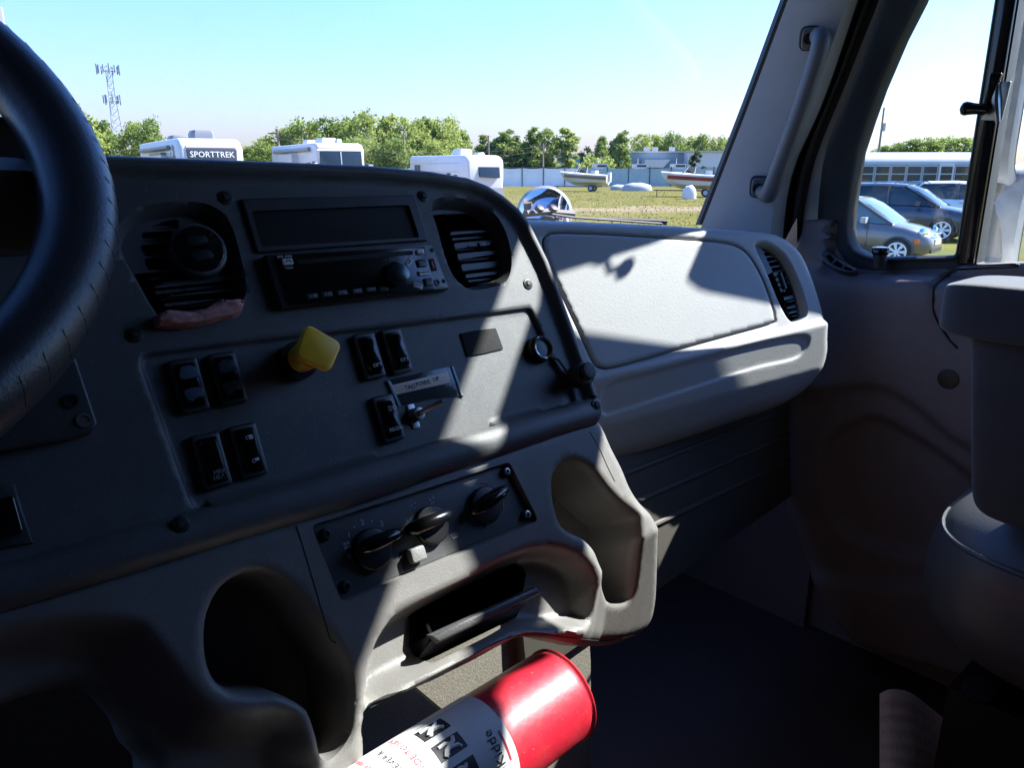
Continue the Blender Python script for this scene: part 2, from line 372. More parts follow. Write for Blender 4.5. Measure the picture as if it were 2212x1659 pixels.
def slats(vent, slots, h, tiltback=.008, m_=vent_m, pl=PC):
    for s in slots:
        lo, hi = s.min(0), s.max(0); mid = (lo[1]+hi[1])/2
        a0, a1 = lo[0]+.001, hi[0]-.001
        v = [*pl.w([(a0, mid-.0012), (a1, mid-.0012), (a1, mid+.0012), (a0, mid+.0012)], h), *pl.w([(a0, mid+.002), (a1, mid+.002), (a1, mid+.0044), (a0, mid+.0044)], h-.018)]
        mesh('slat', v, [(0, 1, 2, 3), (4, 7, 6, 5), (0, 4, 5, 1), (1, 5, 6, 2), (2, 6, 7, 3), (3, 7, 4, 0)], m_, vent, False)
slats(vr, slR[1:], -.021)
# thumb wheel tab in the third slot
t3 = slR[2].mean(0); plate('vane_tab', PC, rrect(t3[0], t3[1]+.001, .030, .0025, .001), -.022, -.014, dim_print_m, vr, .0005)
plate('vane_tab', PC, rrect(t3[0]+.003, t3[1]+.001, .010, .0045, .001), -.022, -.012, bezel_m, vr, .0006)
slL = [slot_px(c6((1190, 540), (1300, 500), (1420, 480), (1420, 560), (1240, 570))), slot_px(c6((1115, 590), (1380, 575), (1360, 655), (1140, 670))), slot_px(c6((1105, 690), (1350, 675), (1365, 762), (1145, 782))), slot_px(c6((1140, 795), (1400, 780), (1470, 870), (1165, 892))), slot_px(c6((1180, 905), (1880, 830), (1890, 915), (1210, 1000))), slot_px(c6((1215, 1015), (1895, 935), (1900, 1025), (1250, 1105))), slot_px(c6((1260, 1118), (1890, 1045), (1840, 1130), (1330, 1195)))]
vl = vent_insert(cp, VL, slL, -.0155)
slats(vl, slL, -.021)
for z in (1350, 1480): 
    a = PC.ab(c6((z, 1010)), -.02)[0]; plate('vane', PC, rrect(a[0], a[1]-.004, .0016, .024, .0006), -.034, -.021, black_m, vl, .0003)
DC = PC.ab(c6((1600, 700)), .0)[0]
ld = disc('vent_disc', PC, DC, .0232, -.017, -.004, vent_m, vl, .003, 36)
plate('disc_ring', PC, circ(DC[0], DC[1], .0198, 32), -.004, -.0022, gloss_m, vl, .0012)
for s_, yy in ((1, .006), (-1, -.007)): plate('finger_pad', PC, fillet([(DC[0]-.011-.001*s_, DC[1]+yy-.0048), (DC[0]+.008-.001*s_, DC[1]+yy-.0048+.002), (DC[0]+.007, DC[1]+yy+.005), (DC[0]-.009, DC[1]+yy+.004)], .004), -.0022, -.0004, black_m, vl, .0005)
for k in range(5):
    t = R(-35+k*20); plate('ray_mark', PC, rrect(DC[0]+.0165*math.cos(t), DC[1]+.0165*math.sin(t), .0055, .0009, .0003, 2, t), -.0022, -.0017, black_m, vl, .0002)

def screw(px, parent, r=.0062, pl=PC, h=.0):
    a = pl.ab([px])[0]; s = plate('screw', pl, circ(a[0], a[1], r, 20), h-.001, h+.0012, black_m, parent, .0008)
    plate('screw_well', pl, circ(a[0], a[1], r*.72, 16), h+.001, h+.0016, void_m, s, .0002); plate('screw_head', pl, circ(a[0], a[1], r*.42, 6), h+.0014, h+.0026, rubber_m, s, .0003); return s
for q in c8((245, 680))+c2((1465, 770))+c6((1790, 310), (1065, 1400)): screw(q, cp)
for q in d1((1400, 1500))+d4((735, 240)): screw(q, cp, .0066, PC, .0108)

# blank display above the radio
fo = PC.ab(c7((75, 200), (1450, 172), (1560, 530), (205, 630))); fi = PC.ab(c7((165, 290), (1415, 240), (1500, 500), (245, 575)), .003)
dp = plate('display_panel', PC, fillet(fo, .002), -.001, .0036, bezel_m, cp, .0012, holes=[fillet(fi, .003)])
plate('screen', PC, fillet(offset(ccw(fi), .001), .002), -.0008, .0005, void_m, dp, .0003)
dcx = fo.mean(0)

# rocker switches
def switch(px, legends=(), up_lens=False, lit=False, group_h=.0):
    c = PC.ab([px], -.0045)[0]; w, h = .0225, .0435
    s = plate('rocker_switch', PC, rrect(c[0], c[1], w, h, .0035), -.006, .0015, bezel_m, cp, .002)
    plate('switch_well', PC, rrect(c[0], c[1]-.0005, w*.74, h*.84, .003), .0014, .0019, gloss_m, s, .0003)
    # rocker paddle: lens shaped, hollow in the middle, lower end proud
    n, m = 9, 17; V = []
    for j in range(m):
        t = -1+2*j/(m-1); ww = w*.325*(1-.10*t*t*t*t)*(1-.55*max(0, abs(t)-.8)**1*2)
        for i in range(n):
            x = -1+2*i/(n-1); hh = .0045+.0026*t*t-.0012*t-.0016*x*x+.0012*x
            if abs(t) == 1 or abs(x) == 1: hh = .0016
            V.append(PC.w([(c[0]+x*ww+.0003, c[1]+t*h*.385-.0005)], hh)[0])
    Fc = [(j*n+i, j*n+i+1, (j+1)*n+i+1, (j+1)*n+i) for j in range(m-1) for i in range(n-1)]
    mesh('rocker', V, Fc, gloss_m, s, True, 50)
    for body, dx, dy, size, mm in legends: text('legend', body, PC, (c[0]+dx, c[1]+dy), size*1.15, mm, s, h=.0074)
    if lit:
        for t in (1, -1): plate('lens', PC, ccw(crom([(c[0]-.0062, c[1]+t*.0045), (c[0]+.0068, c[1]+t*.0045), (c[0]+.0055, c[1]+t*.0125), (c[0], c[1]+t*.0145), (c[0]-.0055, c[1]+t*.0125)], 3)), .004, .0066, lit, s, .0004)
    return s
lens_m = mat('grey switch lens', (.10, .13, .17), .3)
lens2_m = mat('worn switch lens', (.05, .065, .085), .3, var=.9, vscale=260)
switch(d1((1490, 390))[0], lit=lens_m); switch(d1((1795, 335))[0], lit=lens2_m)
switch(d1((1665, 985))[0], [('MRR', .0015, -.0105, .0042, dim_print_m), ('HEAT', .0015, -.0145, .0042, dim_print_m)])
s4 = switch(d1((1960, 905))[0])
for dy, o_ in ((.0095, 1), (-.0095, 0)):       # padlock signs, open and shut
    c = PC.ab([d1((1960, 905))[0]], -.0045)[0]+[.001, dy]
    plate('legend', PC, rrect(c[0]+.0015, c[1], .0032, .0036, .0004), .0055, .0062, grey_print_m, s4, .0002)
    MB().tube(PC.w([(c[0], c[1]+.0012), (c[0]-.002, c[1]+.0012), (c[0]-.0028, c[1]), (c[0]-.002, c[1]-.0012), (c[0]-(.0004 if o_ == 0 else .0012), c[1]-.0012)], .0062), .0003, 5).build('legend', grey_print_m, s4)
switch(d2((865, 470))[0], [('OPT', .001, -.011, .0042, grey_print_m)]); switch(d2((1080, 430))[0], [('OPT', .001, -.011, .0042, grey_print_m)])
s7 = switch(d2((1015, 965))[0], [('REGEN', .0005, -.0115, .0040, grey_print_m)])
c = PC.ab([d2((1020, 895))[0]], -.0045)[0]
for k in range(3): plate('legend', PC, rrect(c[0]-.0025, c[1]+.0018-.0019*k, .004, .0005, .0002, 2), .0062, .0068, grey_print_m, s7, .0001)
for k in range(5):
    t = k*1.256; plate('legend', PC, circ(c[0]+.0022+.0016*math.cos(t), c[1]+.0016*math.sin(t), .0007, 8), .0062, .0068, grey_print_m, s7, .0001)

# key switch with bracket, taped label, hook tape
c = PC.ab([d2((1240, 935))[0]], -.004)[0]
kb = plate('key_switch', PC, ccw(fillet(PC.ab(d2((1180, 850), (1235, 838), (1255, 900), (1290, 1030), (1232, 1042), (1205, 960)), -.003), .0015)), -.0045, -.003, steel_m, cp, .0004)
disc('barrel', PC, c, .0062, -.003, .006, steel_m, kb, .001); disc('nut', PC, c, .0075, -.003, .001, steel_m, kb, .0006, 6)
MB().tube([PC.w([c], .006)[0], PC.w([(c[0]+.006, c[1]+.002)], .016)[0], PC.w([(c[0]+.016, c[1]+.004)], .022)[0]], [.0028, .0022, .0026], 8).build('lever', steel_m, kb)
tp = plate('label_tape', PC, PC.ab(d2((1020, 655), (1545, 540), (1632, 780), (1400, 800), (1112, 860)), -.0035), -.0044, -.0034, tape_m, cp, .0003)
lb = fillet(PC.ab(d2((1058, 695), (1505, 588), (1530, 672), (1092, 770)), -.003), .0008); plate('label_strip', PC, lb, -.0034, -.0029, beige_m, tp, .0002)
lc = lb.mean(0); text('lettering', 'TAG', PC, (lc[0]-.0145, lc[1]-.001), .0060, black_m, tp, R(1), -.0027); text('lettering', 'POWE', PC, (lc[0]+.001, lc[1]), .0060, black_m, tp, R(1), -.0027); text('lettering', 'UP', PC, (lc[0]+.0165, lc[1]+.001), .0060, black_m, tp, R(1), -.0027)
for q in (((1020, 655), (1050, 660), (1135, 855), (1112, 862)), ((1530, 540), (1550, 545), (1634, 782), (1610, 775))): plate('tape_fold', PC, PC.ab(d2(*q), -.0025), -.0034, -.0022, mat('tape edge', (.30, .34, .38), .2), tp, .0003)
plate('hook_tape', PC, PC.ab(d2((1605, 285), (1700, 262), (1885, 240), (1945, 405), (1800, 440), (1662, 466)), -.0035), -.0046, -.0028, velcro_m, cp, .0004)

# power socket and its cap on a strap
c = PC.ab(c8((360, 1190)), .004)[0]
ps = disc('power_socket', PC, c, .0148, -.0045, .004, black_m, cp, .002)
MB().rings([PC.w(circ(c[0], c[1], r, 28), h) for r, h in ((.0128, .004), (.0132, .0062), (.0122, .0072), (.0100, .0062), (.0098, -.02))], False, False).build('chrome_ring', chrome_m, ps)
disc('socket_floor', PC, c, .0098, -.022, -.012, mat('socket bottom', (.10, .09, .05), .5), ps, .001); disc('contact', PC, c, .0016, -.012, -.004, steel_m, ps, .0005, 10)
cc = PC.ab(c8((695, 1395)), .02)[0]
cap = disc('socket_cap', PC, cc, .0125, .006, .024, rubber_m, cp, .002); disc('cap_top', PC, (cc[0]+.001, cc[1]+.002), .0098, .024, .029, rubber_m, cap, .002)
MB().tube([PC.w([(c[0]+.010, c[1]-.011)], .003)[0], PC.w([(c[0]+.018, c[1]-.016)], .004)[0], PC.w([(cc[0]-.012, cc[1]+.004)], .010)[0]], .0016, 6).build('strap', rubber_m, cap)

# ------------------------------------------------------------------ driver side: panel end and instrument hood
ip = thing('driver_panel', (.02, .6, 1.85), 'black instrument panel end behind the steering wheel, with a recessed plate', 'dashboard panel')
q = PC.ab(d1((-900, -250), (560, 20), (780, 680), (740, 745), (560, 800), (0, 900), (-900, 1080)), .012); plate('recessed_plate', PC, fillet(ccw(q), .004), .0, .012, bezel_m, ip, .002)
for z in ((560, 505), (665, 660)):
    a = PC.ab(d1(z), .012)[0]; MB().rings([PC.w(circ(a[0], a[1], r, 16), h) for r, h in ((.0052, .012), (.005, .0135), (.0036, .0135), (.0034, .0122))], False, True).build('screw', steel_m if z[0] > 600 else black_m, ip)
s = plate('rocker_switch', PC, PC.ab(d1((-120, 1190), (110, 1170), (255, 1640), (60, 1680), (-60, 1700)), -.004), -.006, .003, bezel_m, ip, .002)
plate('rocker', PC, fillet(ccw(PC.ab(d1((-60, 1300), (105, 1260), (185, 1560), (40, 1600)), .0)), .003), .002, .006, gloss_m, s, .0015)
hood = []
for u, v in ((-120, 330), (0, 352), (55, 354), (88, 360)):
    p = aty(u, v, .56); hood.append([p+np.array([0, dy, dz]) for dy, dz in ((.12, .0), (.03, .004), (.0, -.004), (-.004, -.02), (.002, -.052), (.06, -.06))])
MB().rings(hood, True, True, closed=False).build('instrument_hood', mat('hood vinyl', (.05, .055, .06), .5, grain=.4, gscale=400), ip)
p = aty(40, 520, .60); MB().box((p[0]-.06, .655, p[2]+.0), (.2, .03, .16)).build('gauge_face', void_m, ip)
gm = mat('gauge trim', (.03, .05, .06), .3)
for u, v in ((75, 575), (30, 620)):
    p = aty(u, v, .6); MB().tube([p, p+np.array([.012, .0, -.006]), p+np.array([.018, .0, .004])], .003, 6).build('stalk_clip', gm, ip)

# ------------------------------------------------------------------ radio
rd = thing('car_radio', PC.w([PC.ab([(770, 640)])[0]])[0], 'black single slot car radio with silver knob and pale buttons below blank display', 'radio')
ro = PC.ab(c7((272, 630), (1600, 545), (1742, 905), (410, 1060)), .009)
plate('radio_body', PC, fillet(ro, .0015), -.004, .009, bezel_m, rd, .0012)
rf = PC.ab(c7((345, 640), (1545, 568), (1632, 915), (470, 1040)), .0105); plate('faceplate', PC, fillet(rf, .0015), .0088, .0106, gloss_m, rd, .0008)
def rp(z, h=.0106): return PC.ab(c7(z), h)[0]
sl0, sl1 = rp((530, 690)), rp((1450, 622)); plate('disc_slot', PC, rrect(*(sl0+sl1)/2, sl1[0]-sl0[0], .0042, .0018), .0104, .0112, void_m, rd, .0004)
def rb(z, w, h, m_, rot=0, body=None, tm=black_m, ts=.0035, hgt=.0128):
    c = rp(z); b = plate('button', PC, rrect(c[0], c[1], w, h, .0008, 3, rot), .0104, hgt, m_, rd, .0006)
    if body: text('legend', body, PC, (c[0], c[1]), ts, tm, b, rot, hgt+.0002)
    return b
b = rb((450, 695), .0092, .0054, button_m); c = rp((455, 695)); MB().tube(PC.w([(c[0]-.0026, c[1]-.0006), (c[0]-.001, c[1]+.0008), (c[0]+.0012, c[1]+.0006), (c[0]+.0026, c[1]-.0010)], .0130), .0005, 5).build('legend', black_m, b)
text('legend', 'VOL RTN', PC, rp((430, 652)), .0032, white_m, rd, 0, .0108); text('legend', 'TALK', PC, rp((465, 740)), .0032, white_m, rd, 0, .0108)
b = rb((1505, 615), .0080, .0046, button_m); c = rp((1505, 615)); plate('legend', PC, [(c[0]-.001, c[1]-.001), (c[0]+.001, c[1]-.001), (c[0], c[1]+.0008)], .0127, .0131, black_m, b, .0001)
rb((1415, 700), .0092, .0042, button_m, R(38), 'DISP', black_m, .0028); rb((1530, 783), .0118, .0050, button_m, R(1), 'SCAN AS', black_m, .0027); rb((1485, 885), .0098, .0046, button_m, R(-26), 'BAND', black_m, .0028)
rb((1515, 705), .0095, .0075, bezel_m, 0, 'NEXT', grey_print_m, .0026); rb((1570, 855), .0090, .0075, bezel_m, 0, 'PREV', grey_print_m, .0026)
text('legend', '+  VOL  -', PC, rp((1262, 672)), .0026, grey_print_m, rd, 0, .0108); text('legend', 'PWR', PC, rp((1422, 655)), .0030, white_m, rd, 0, .0108)
for k, (z, bdy) in enumerate((((650, 965), '1  >I'), ((765, 950), '2  <'), ((885, 938), '3  Q'), ((1005, 925), '4 RPT'), ((1115, 912), '5 RDM'), ((1215, 905), '6 ESC'))): rb(z, .0100, .0046, bezel_m, 0, bdy, grey_print_m, .0028, .0118)
c = rp((1305, 790)); kn = plate('volume_knob', PC, circ(c[0], c[1], .0112, 32), .0104, .0165, gloss_m, rd, .002)
ck = PC.ab(c7((1367, 768)), .028)[0]; MB().rings([PC.w(circ(ck[0], ck[1], r, 32), h) for r, h in ((.0092, .014), (.0090, .024), (.0082, .0272), (.006, .0282), (.003, .0287), (.0004, .0288))], False, True).build('knob_cap', mat('silver knob', (.09, .11, .13), .3, metal=.6), kn)
c = rp((1610, 712)); ub = plate('usb_port', PC, rrect(c[0], c[1], .0066, .0125, .001), .0088, .0102, void_m, rd, .0004); plate('usb_tongue', PC, rrect(c[0]-.0003, c[1], .0012, .008, .0002), .0100, .0105, red_print_m, ub, .0001)
c = rp((1645, 852)); MB().rings([PC.w(circ(c[0], c[1], r, 18), h) for r, h in ((.0034, .009), (.0033, .0102), (.0020, .0102), (.0018, .0085))], False, True).build('aux_jack', bezel_m, rd)
for z in ((340, 695), (440, 975), (1600, 600), (1695, 845)): disc('screw', PC, rp(z, .009), .0021, .0088, .0094, void_m, rd, .0002, 12)

# ------------------------------------------------------------------ yellow parking brake knob
b0 = PC.ab(c7((520, 1490)), -.004)[0]; kc = PC.ab(c7((697, 1372)), .056)[0]
yk = thing('brake_valve_knob', PC.w([b0], -.004)[0], 'yellow square push-pull parking brake knob on the switch panel', 'brake knob')
sq = fillet(ccw(PC.ab(c7((605, 1180), (888, 1342), (792, 1565), (515, 1445)), .056)), .0065, 6)
MB().rings([PC.w(offset(ccw(sq), d), h) for d, h in ((-.0012, .0495), (0, .0505), (0, .0555), (-.0006, .0564), (-.0018, .0568))], True, True).build('knob', yellow_m, yk)
d0, d1_ = PC.w([b0], -.004)[0], PC.w([kc], .047)[0]
MB().tube([d0+(d1_-d0)*f for f in (.18, .3, .32, .75, .98)], [.0095, .0098, .0115, .0125, .014], 20).build('knob_stem', yellow_m, yk)
MB().tube([d0+(d1_-d0)*f for f in (-.05, .2)], [.0165, .0165], 20).build('collar', black_m, yk)

# ------------------------------------------------------------------ foam wedge in the left vent
q = ccw(crom(PC.ab(c6((1245, 1245), (1330, 1200), (1480, 1215), (1600, 1200), (1720, 1130), (1770, 1113), (1850, 1130), (1925, 1118), (1937, 1165), (1900, 1235), (1750, 1285), (1500, 1332), (1350, 1332), (1252, 1310)), .008), 4))
rr = []
for d, h in ((0, -.01), (.0, .0), (-.0003, .008), (-.0020, .013), (-.0045, .0145)):
    o_ = offset(q, d); rr.append(PC.w(o_+RNG.normal(0, .00045, o_.shape), h+RNG.normal(0, .0006, len(o_))))
fo_ = MB().rings(rr, False, True).build('foam_wedge', foam_m); tag(fo_, 'torn pinkish foam scrap jammed under the air vent beside the steering wheel', 'foam')

# ------------------------------------------------------------------ lower console with cup holders
lcn = thing('lower_console', (.3, .5, 1.6), 'grey moulded lower console with two cup holders and heater controls', 'console')
CO = [(-150, 1345)]+[(0, 1300), (279, 1215), (541, 1130), (797, 1060), (925, 1010), (1073, 962), (1209, 915), (1272, 898), (1297, 922), (1318, 968), (1340, 1011), (1357, 1052), (1376, 1082), (1400, 1107), (1416, 1134), (1419, 1160), (1418, 1230), (1415, 1305), (1402, 1350), (1372, 1379), (1312, 1397), (1254, 1394), (1190, 1380), (1150, 1376), (1108, 1383), (1021, 1432), (900, 1490), (788, 1540), (787, 1640), (740, 1760), (600, 1790), (360, 1720), (332, 1659), (297, 1624), (279, 1578), (251, 1540), (210, 1506), (157, 1494), (70, 1512), (0, 1540), (-150, 1600)]
under = PC.ab([(-150, 1700), (640, 1700), (795, 1535), (900, 1482), (1020, 1420), (1150, 1368), (1262, 1352), (1300, 1230), (1330, 1178), (1420, 1140)], 0)     # the moulding turns under below this line
def und(P): return -.68*np.maximum(0, np.interp(P[:, 0], under[:, 0], under[:, 1])-P[:, 1]-.004)
def pab(pts, base=0.):
    out = []
    for q in pts:
        h_ = base
        for _ in range(8): ab_ = PC.ab([q], h_); h_ = .5*h_+.5*(base+float(und(ab_)[0]))
        out.append(ab_[0])
    return np.array(out)
CO = ccw(resample(crom(pab(CO, -.010), 3), .004))
CL = ccw(crom(PC.ab(d8((1265, 640), (1285, 470), (1370, 310), (1520, 218), (1660, 218), (1790, 300), (1910, 440), (2030, 600), (2110, 720), (2175, 850), (2195, 1000), (2190, 1200), (2130, 1330), (2050, 1395), (1990, 1370), (1955, 1230), (1905, 1090), (1830, 1032), (1720, 988), (1600, 992), (1450, 975), (1350, 915), (1290, 815))), 4))
CR = ccw(crom(pab(d4((447, 850), (468, 740), (540, 662), (620, 650), (720, 690), (800, 765), (885, 880), (985, 985), (1080, 1060), (1135, 1115), (1150, 1200), (1140, 1330), (1120, 1500), (1095, 1700), (1040, 1790), (930, 1800), (880, 1740), (850, 1640), (830, 1490), (780, 1375), (690, 1285), (560, 1215), (500, 1140), (460, 1000))), 4))
BAY = ccw(crom(PC.ab([(872, 1322), (990, 1262), (1110, 1200), (1190, 1182), (1255, 1202), (1288, 1245), (1300, 1310), (1290, 1350), (1210, 1362), (1120, 1366), (1020, 1408), (900, 1472), (800, 1525), (797, 1470), (812, 1400), (840, 1350)]), 5))
HV = ccw(fillet(PC.ab(d3((100, 545), (1680, 40), (1915, 510), (350, 1165))), .006)); KNEE = ccw(crom(PC.ab(d8((-400, 700), (0, 560), (500, 490), (850, 530), (1000, 680), (1150, 880), (1320, 1060), (1500, 1090), (1700, 1060), (1860, 1120), (1930, 1300), (1980, 1500), (1700, 1900), (500, 1900), (-400, 1500))), 4))
def con_h(P):
    d = sd(CO, P); r = .016; t = np.clip(d/r, 0, 1); h = -r+r*np.sqrt(np.maximum(0, 1-(1-t)**2))
    h = h-.034*sst(-.004, .014, sd(BAY, P))
    h = h-.030*sst(-.004, .030, sd(KNEE, P))
    for C_ in (CL, CR):
        s = sd(C_, P); h = h-.0035*sst(-.005, .001, s)-.075*sst(0, .007, s)
    h = h-.008*sst(0, .002, sd(HV, P))+und(P)
    return h
ASH = ccw(fillet(PC.ab(d3((880, 1262), (1170, 1095), (1700, 862), (1765, 880), (1790, 940), (1720, 1270), (960, 1640), (860, 1500)), -.034), .004))
cs = relief('console_shell', PC, CO, [BAY, offset(BAY, -.008), CL, CR, offset(CL, -.002), offset(CR, -.002), offset(CL, -.0045), offset(CR, -.0045), offset(CL, -.007), offset(CR, -.007), offset(CL, .0025), offset(CR, .0025), offset(CL, .005), offset(CR, .005), HV, offset(HV, -.002), offset(CO, -.004), offset(CO, -.009), offset(CO, -.016)], con_h, .0045, console_m, lcn, skirt=.03, sharp=70, holes=[ASH])
for px_ in ([(640, 1138), (660, 1200), (699, 1334), (716, 1390)], [(1273, 933), (1294, 968), (1312, 1008), (1328, 1041)], [(800, 1530), (900, 1480), (1020, 1417), (1085, 1384), (1150, 1371), (1225, 1378), (1312, 1385), (1374, 1372)]):
    q = crom(PC.ab(px_, -.004), 8, False)
    for _ in range(3):          # lay the joint on the moulded surface
        hq = con_h(q); uv_ = crom(np.array(px_, float), 8, False); q = np.array([PC.ab([u_], h_)[0] for u_, h_ in zip(uv_, hq)])
    MB().tube(PC.w(q, con_h(q)), .0005, 5).build('joint_line', void_m, lcn)
plate('ashtray_well', PC, offset(ASH, .003), -.10, -.095, void_m, lcn, .001); MB().rings([PC.w(offset(ASH, .0005), -.030), PC.w(offset(ASH, .0005), -.096)][::-1], False, False).build('ashtray_wall', black_m, lcn)
at_ = thing('ashtray', PC.w([ASH.mean(0)], -.03)[0], 'black pull-out ashtray drawer tilted half open below the heater controls', 'ashtray')
PA = PC
lipA = PC.ab(d3((1045, 1420), (1890, 1035), (1930, 1085), (1112, 1487)), -.008)
MB().rings([PC.w(offset(ccw(lipA), d), h) for d, h in ((-.001, -.016), (0, -.014), (0, -.008), (-.0010, -.0066), (-.003, -.006))], True, True).build('drawer_lip', mat('ashtray lip', (.07, .07, .068), .5, grain=.6, gscale=500), at_)
fa = [PC.hit(*q, h) for q, h in zip(d3((1060, 1470), (1830, 1150), (1700, 1290), (940, 1640)), (-.012, -.012, -.034, -.034))]
MB().add([*fa, *[p+np.array([0, .004, -.003]) for p in fa]], [(3, 2, 1, 0), (4, 5, 6, 7), (0, 1, 5, 4), (1, 2, 6, 5), (2, 3, 7, 6), (3, 0, 4, 7)]).build('drawer_front', mat('drawer front', (.13, .12, .115), .35, grain=.3, gscale=500), at_)
fl = [PC.hit(*q, h) for q, h in zip(d3((1050, 1420), (1000, 1300), (880, 1500), (960, 1630)), (-.010, -.05, -.05, -.034))]
MB().add([*fl, *[p+np.array([.003, 0, 0]) for p in fl]], [(0, 1, 2, 3), (7, 6, 5, 4), (0, 4, 5, 1), (1, 5, 6, 2), (2, 6, 7, 3), (3, 7, 4, 0)]).build('drawer_side', black_m, at_)

# heater controls
PH = PC.shift(-.0075)
hc = thing('heater_control_panel', PC.w([HV.mean(0)])[0], 'black heater control plate with three rotary knobs', 'control panel')
plate('control_plate', PH, offset(HV, -.0022), -.001, .0008, panel_m, hc, .0005)
def hp(z, h=.001): return PH.ab(d3(z), h)[0]
for nm, z, z0, z1, L in (('fan', (590, 735), (540, 730), (848, 588), 1), ('mode', (1060, 545), (930, 575), (1242, 440), 1), ('temperature', (1490, 385), (1440, 425), (1688, 240), 1)):
    c = hp(z, .004); kb_ = disc('rotary_knob', PH, c, .0178, .0006, .0075, black_m, hc, .002, 36)
    a, b = PH.ab(d3(z0), .018)[0], PH.ab(d3(z1), .018)[0]; dv = (b-a)/np.linalg.norm(b-a); nv = np.array([-dv[1], dv[0]]); Ln = np.linalg.norm(b-a)
    rings = []
    for f, wd, ht in ((-.12, .0015, .009), (-.05, .0045, .016), (.1, .0062, .0195), (.45, .0068, .021), (.8, .0058, .020), (.95, .0045, .0175), (1.0, .0020, .013)):
        p = a+dv*Ln*f; rings.append([PH.w([p+nv*wd*sx], hh)[0] for sx, hh in ((-1, .006), (-.9, ht*.8), (-.45, ht), (.45, ht), (.9, ht*.8), (1, .006))])
    MB().rings(rings, True, True).build('pointer', gloss_m, kb_, sharp=60)
for bdy, z, sz in (('1', (405, 625), .0062), ('2', (512, 522), .0062), ('3', (665, 533), .0062), ('0', (405, 790), .0062)): text('legend', bdy, PH, hp(z), sz*1.1, grey_print_m, hc, 0, .0011)
for z in ((447, 560), (588, 512)): disc('legend', PH, hp(z), .0008, .0006, .0011, grey_print_m, hc, .0001, 8)
c = hp((388, 705))
for k in range(4):
    t = R(45+90*k); plate('legend', PH, rrect(c[0]+.0023*math.cos(t), c[1]+.0023*math.sin(t), .0030, .0026, .0011, 3), .0006, .0011, mat('fan sign', (.30, .42, .48), .5) if k == 0 else MAT['fan sign'], hc, .0001)
def seated(z, m_):
    c = hp(z); disc('legend', PH, (c[0]+.0016, c[1]+.0030), .0009, .0006, .0011, m_, hc, .0001, 8)
    MB().tube(PH.w([(c[0]+.0014, c[1]+.0016), (c[0]+.0008, c[1]-.0006), (c[0]-.0018, c[1]-.0010), (c[0]-.0024, c[1]-.0036)], .0012), .00045, 5).build('legend', m_, hc)
    disc('legend', PH, (c[0]-.0024, c[1]+.0022), .0008, .0006, .0011, m_, hc, .0001, 6)
seated((925, 400), grey_print_m); seated((1070, 355), grey_print_m); seated((890, 525), blue_print_m); seated((1020, 712), blue_print_m)
c = hp((1245, 625)); MB().tube(PH.w([(c[0]-.003, c[1]-.002), (c[0]-.0036, c[1]+.0014), (c[0], c[1]+.0026), (c[0]+.0036, c[1]+.0014), (c[0]+.003, c[1]-.002), (c[0]-.003, c[1]-.002)], .0012), .0003, 5).build('legend', grey_print_m, hc)
for k in range(3): MB().tube(PH.w([(c[0]-.0014+.0014*k, c[1]-.003), (c[0]-.001+.0014*k, c[1]-.001), (c[0]-.0016+.0014*k, c[1]+.0008)], .0012), .00022, 5).build('legend', grey_print_m, hc)
c = hp((1490, 385))
for a0, a1, m_ in ((140, 250, blue_print_m), (-30, 45, red_print_m), (60, 85, red_print_m)): MB().tube(PH.w([(c[0]+.0212*math.cos(R(t)), c[1]+.0212*math.sin(R(t))) for t in np.linspace(a0, a1, 14)], .0009), .0007, 5).build('legend', m_, hc)
for t in (105, 115, 125, 133): plate('legend', PH, rrect(c[0]+.0212*math.cos(R(t)), c[1]+.0212*math.sin(R(t)), .0014, .0009, .0003, 2), .0006, .0011, blue_print_m, hc, .0001)
b_ = hp((940, 778), .006); ab_ = plate('air_button', PH, rrect(b_[0], b_[1], .0155, .0130, .003, 4), .003, .0105, mat('grey push button', (.20, .195, .185), .5, grain=.6, gscale=500), hc, .0015)
c = hp((885, 830)); plate('button_well', PH, rrect(c[0]+.001, c[1]+.002, .0185, .0175, .002), .0006, .0012, void_m, ab_, .0002)
for z in ((1650, 125), (1812, 465), (215, 620), (375, 1035)):
    c = hp(z, .003); s = disc('screw', PH, c, .0056, .0006, .0026, black_m, hc, .0012, 18); MB().rings([PH.w(circ(c[0]+.0006, c[1]+.0004, r, 12), h) for r, h in ((.0042, .0022), (.0040, .0056), (.0032, .0060), (.0021, .0060), (.0019, .0040))], False, True).build('screw_head', steel_m if z[0] > 1000 else rubber_m, s)
# ------------------------------------------------------------------ passenger dashboard
pd = thing('passenger_dashboard', (1.0, .75, 1.75), 'grey moulded passenger side dashboard with a wide glove box', 'dashboard')
PO = ccw(resample(crom(np.array([PP.ab([q], -.065*min(1, max(0, (q[1]-700-(1792-q[0])*.12)/170)))[0] for q in [(1010, 462), (1128, 464), (1250, 468), (1440, 477), (1560, 486), (1645, 492), (1695, 503), (1735, 535), (1762, 588), (1784, 655), (1792, 718), (1786, 768), (1765, 818), (1735, 852), (1690, 876), (1600, 908), (1470, 952), (1345, 990), (1200, 1030), (1080, 1060), (1040, 900), (1020, 650)]]), 4), .004))
GD = ccw(crom(PP.ab(c8((372, 350), (395, 295), (460, 272), (700, 275), (1000, 290), (1500, 322), (1780, 345), (1920, 385), (2015, 470), (2110, 640), (2180, 830), (2207, 945), (2180, 990), (1900, 1070), (1500, 1180), (1150, 1282), (920, 1342), (830, 1342), (765, 1290), (640, 1020), (500, 720), (405, 500))), 5))
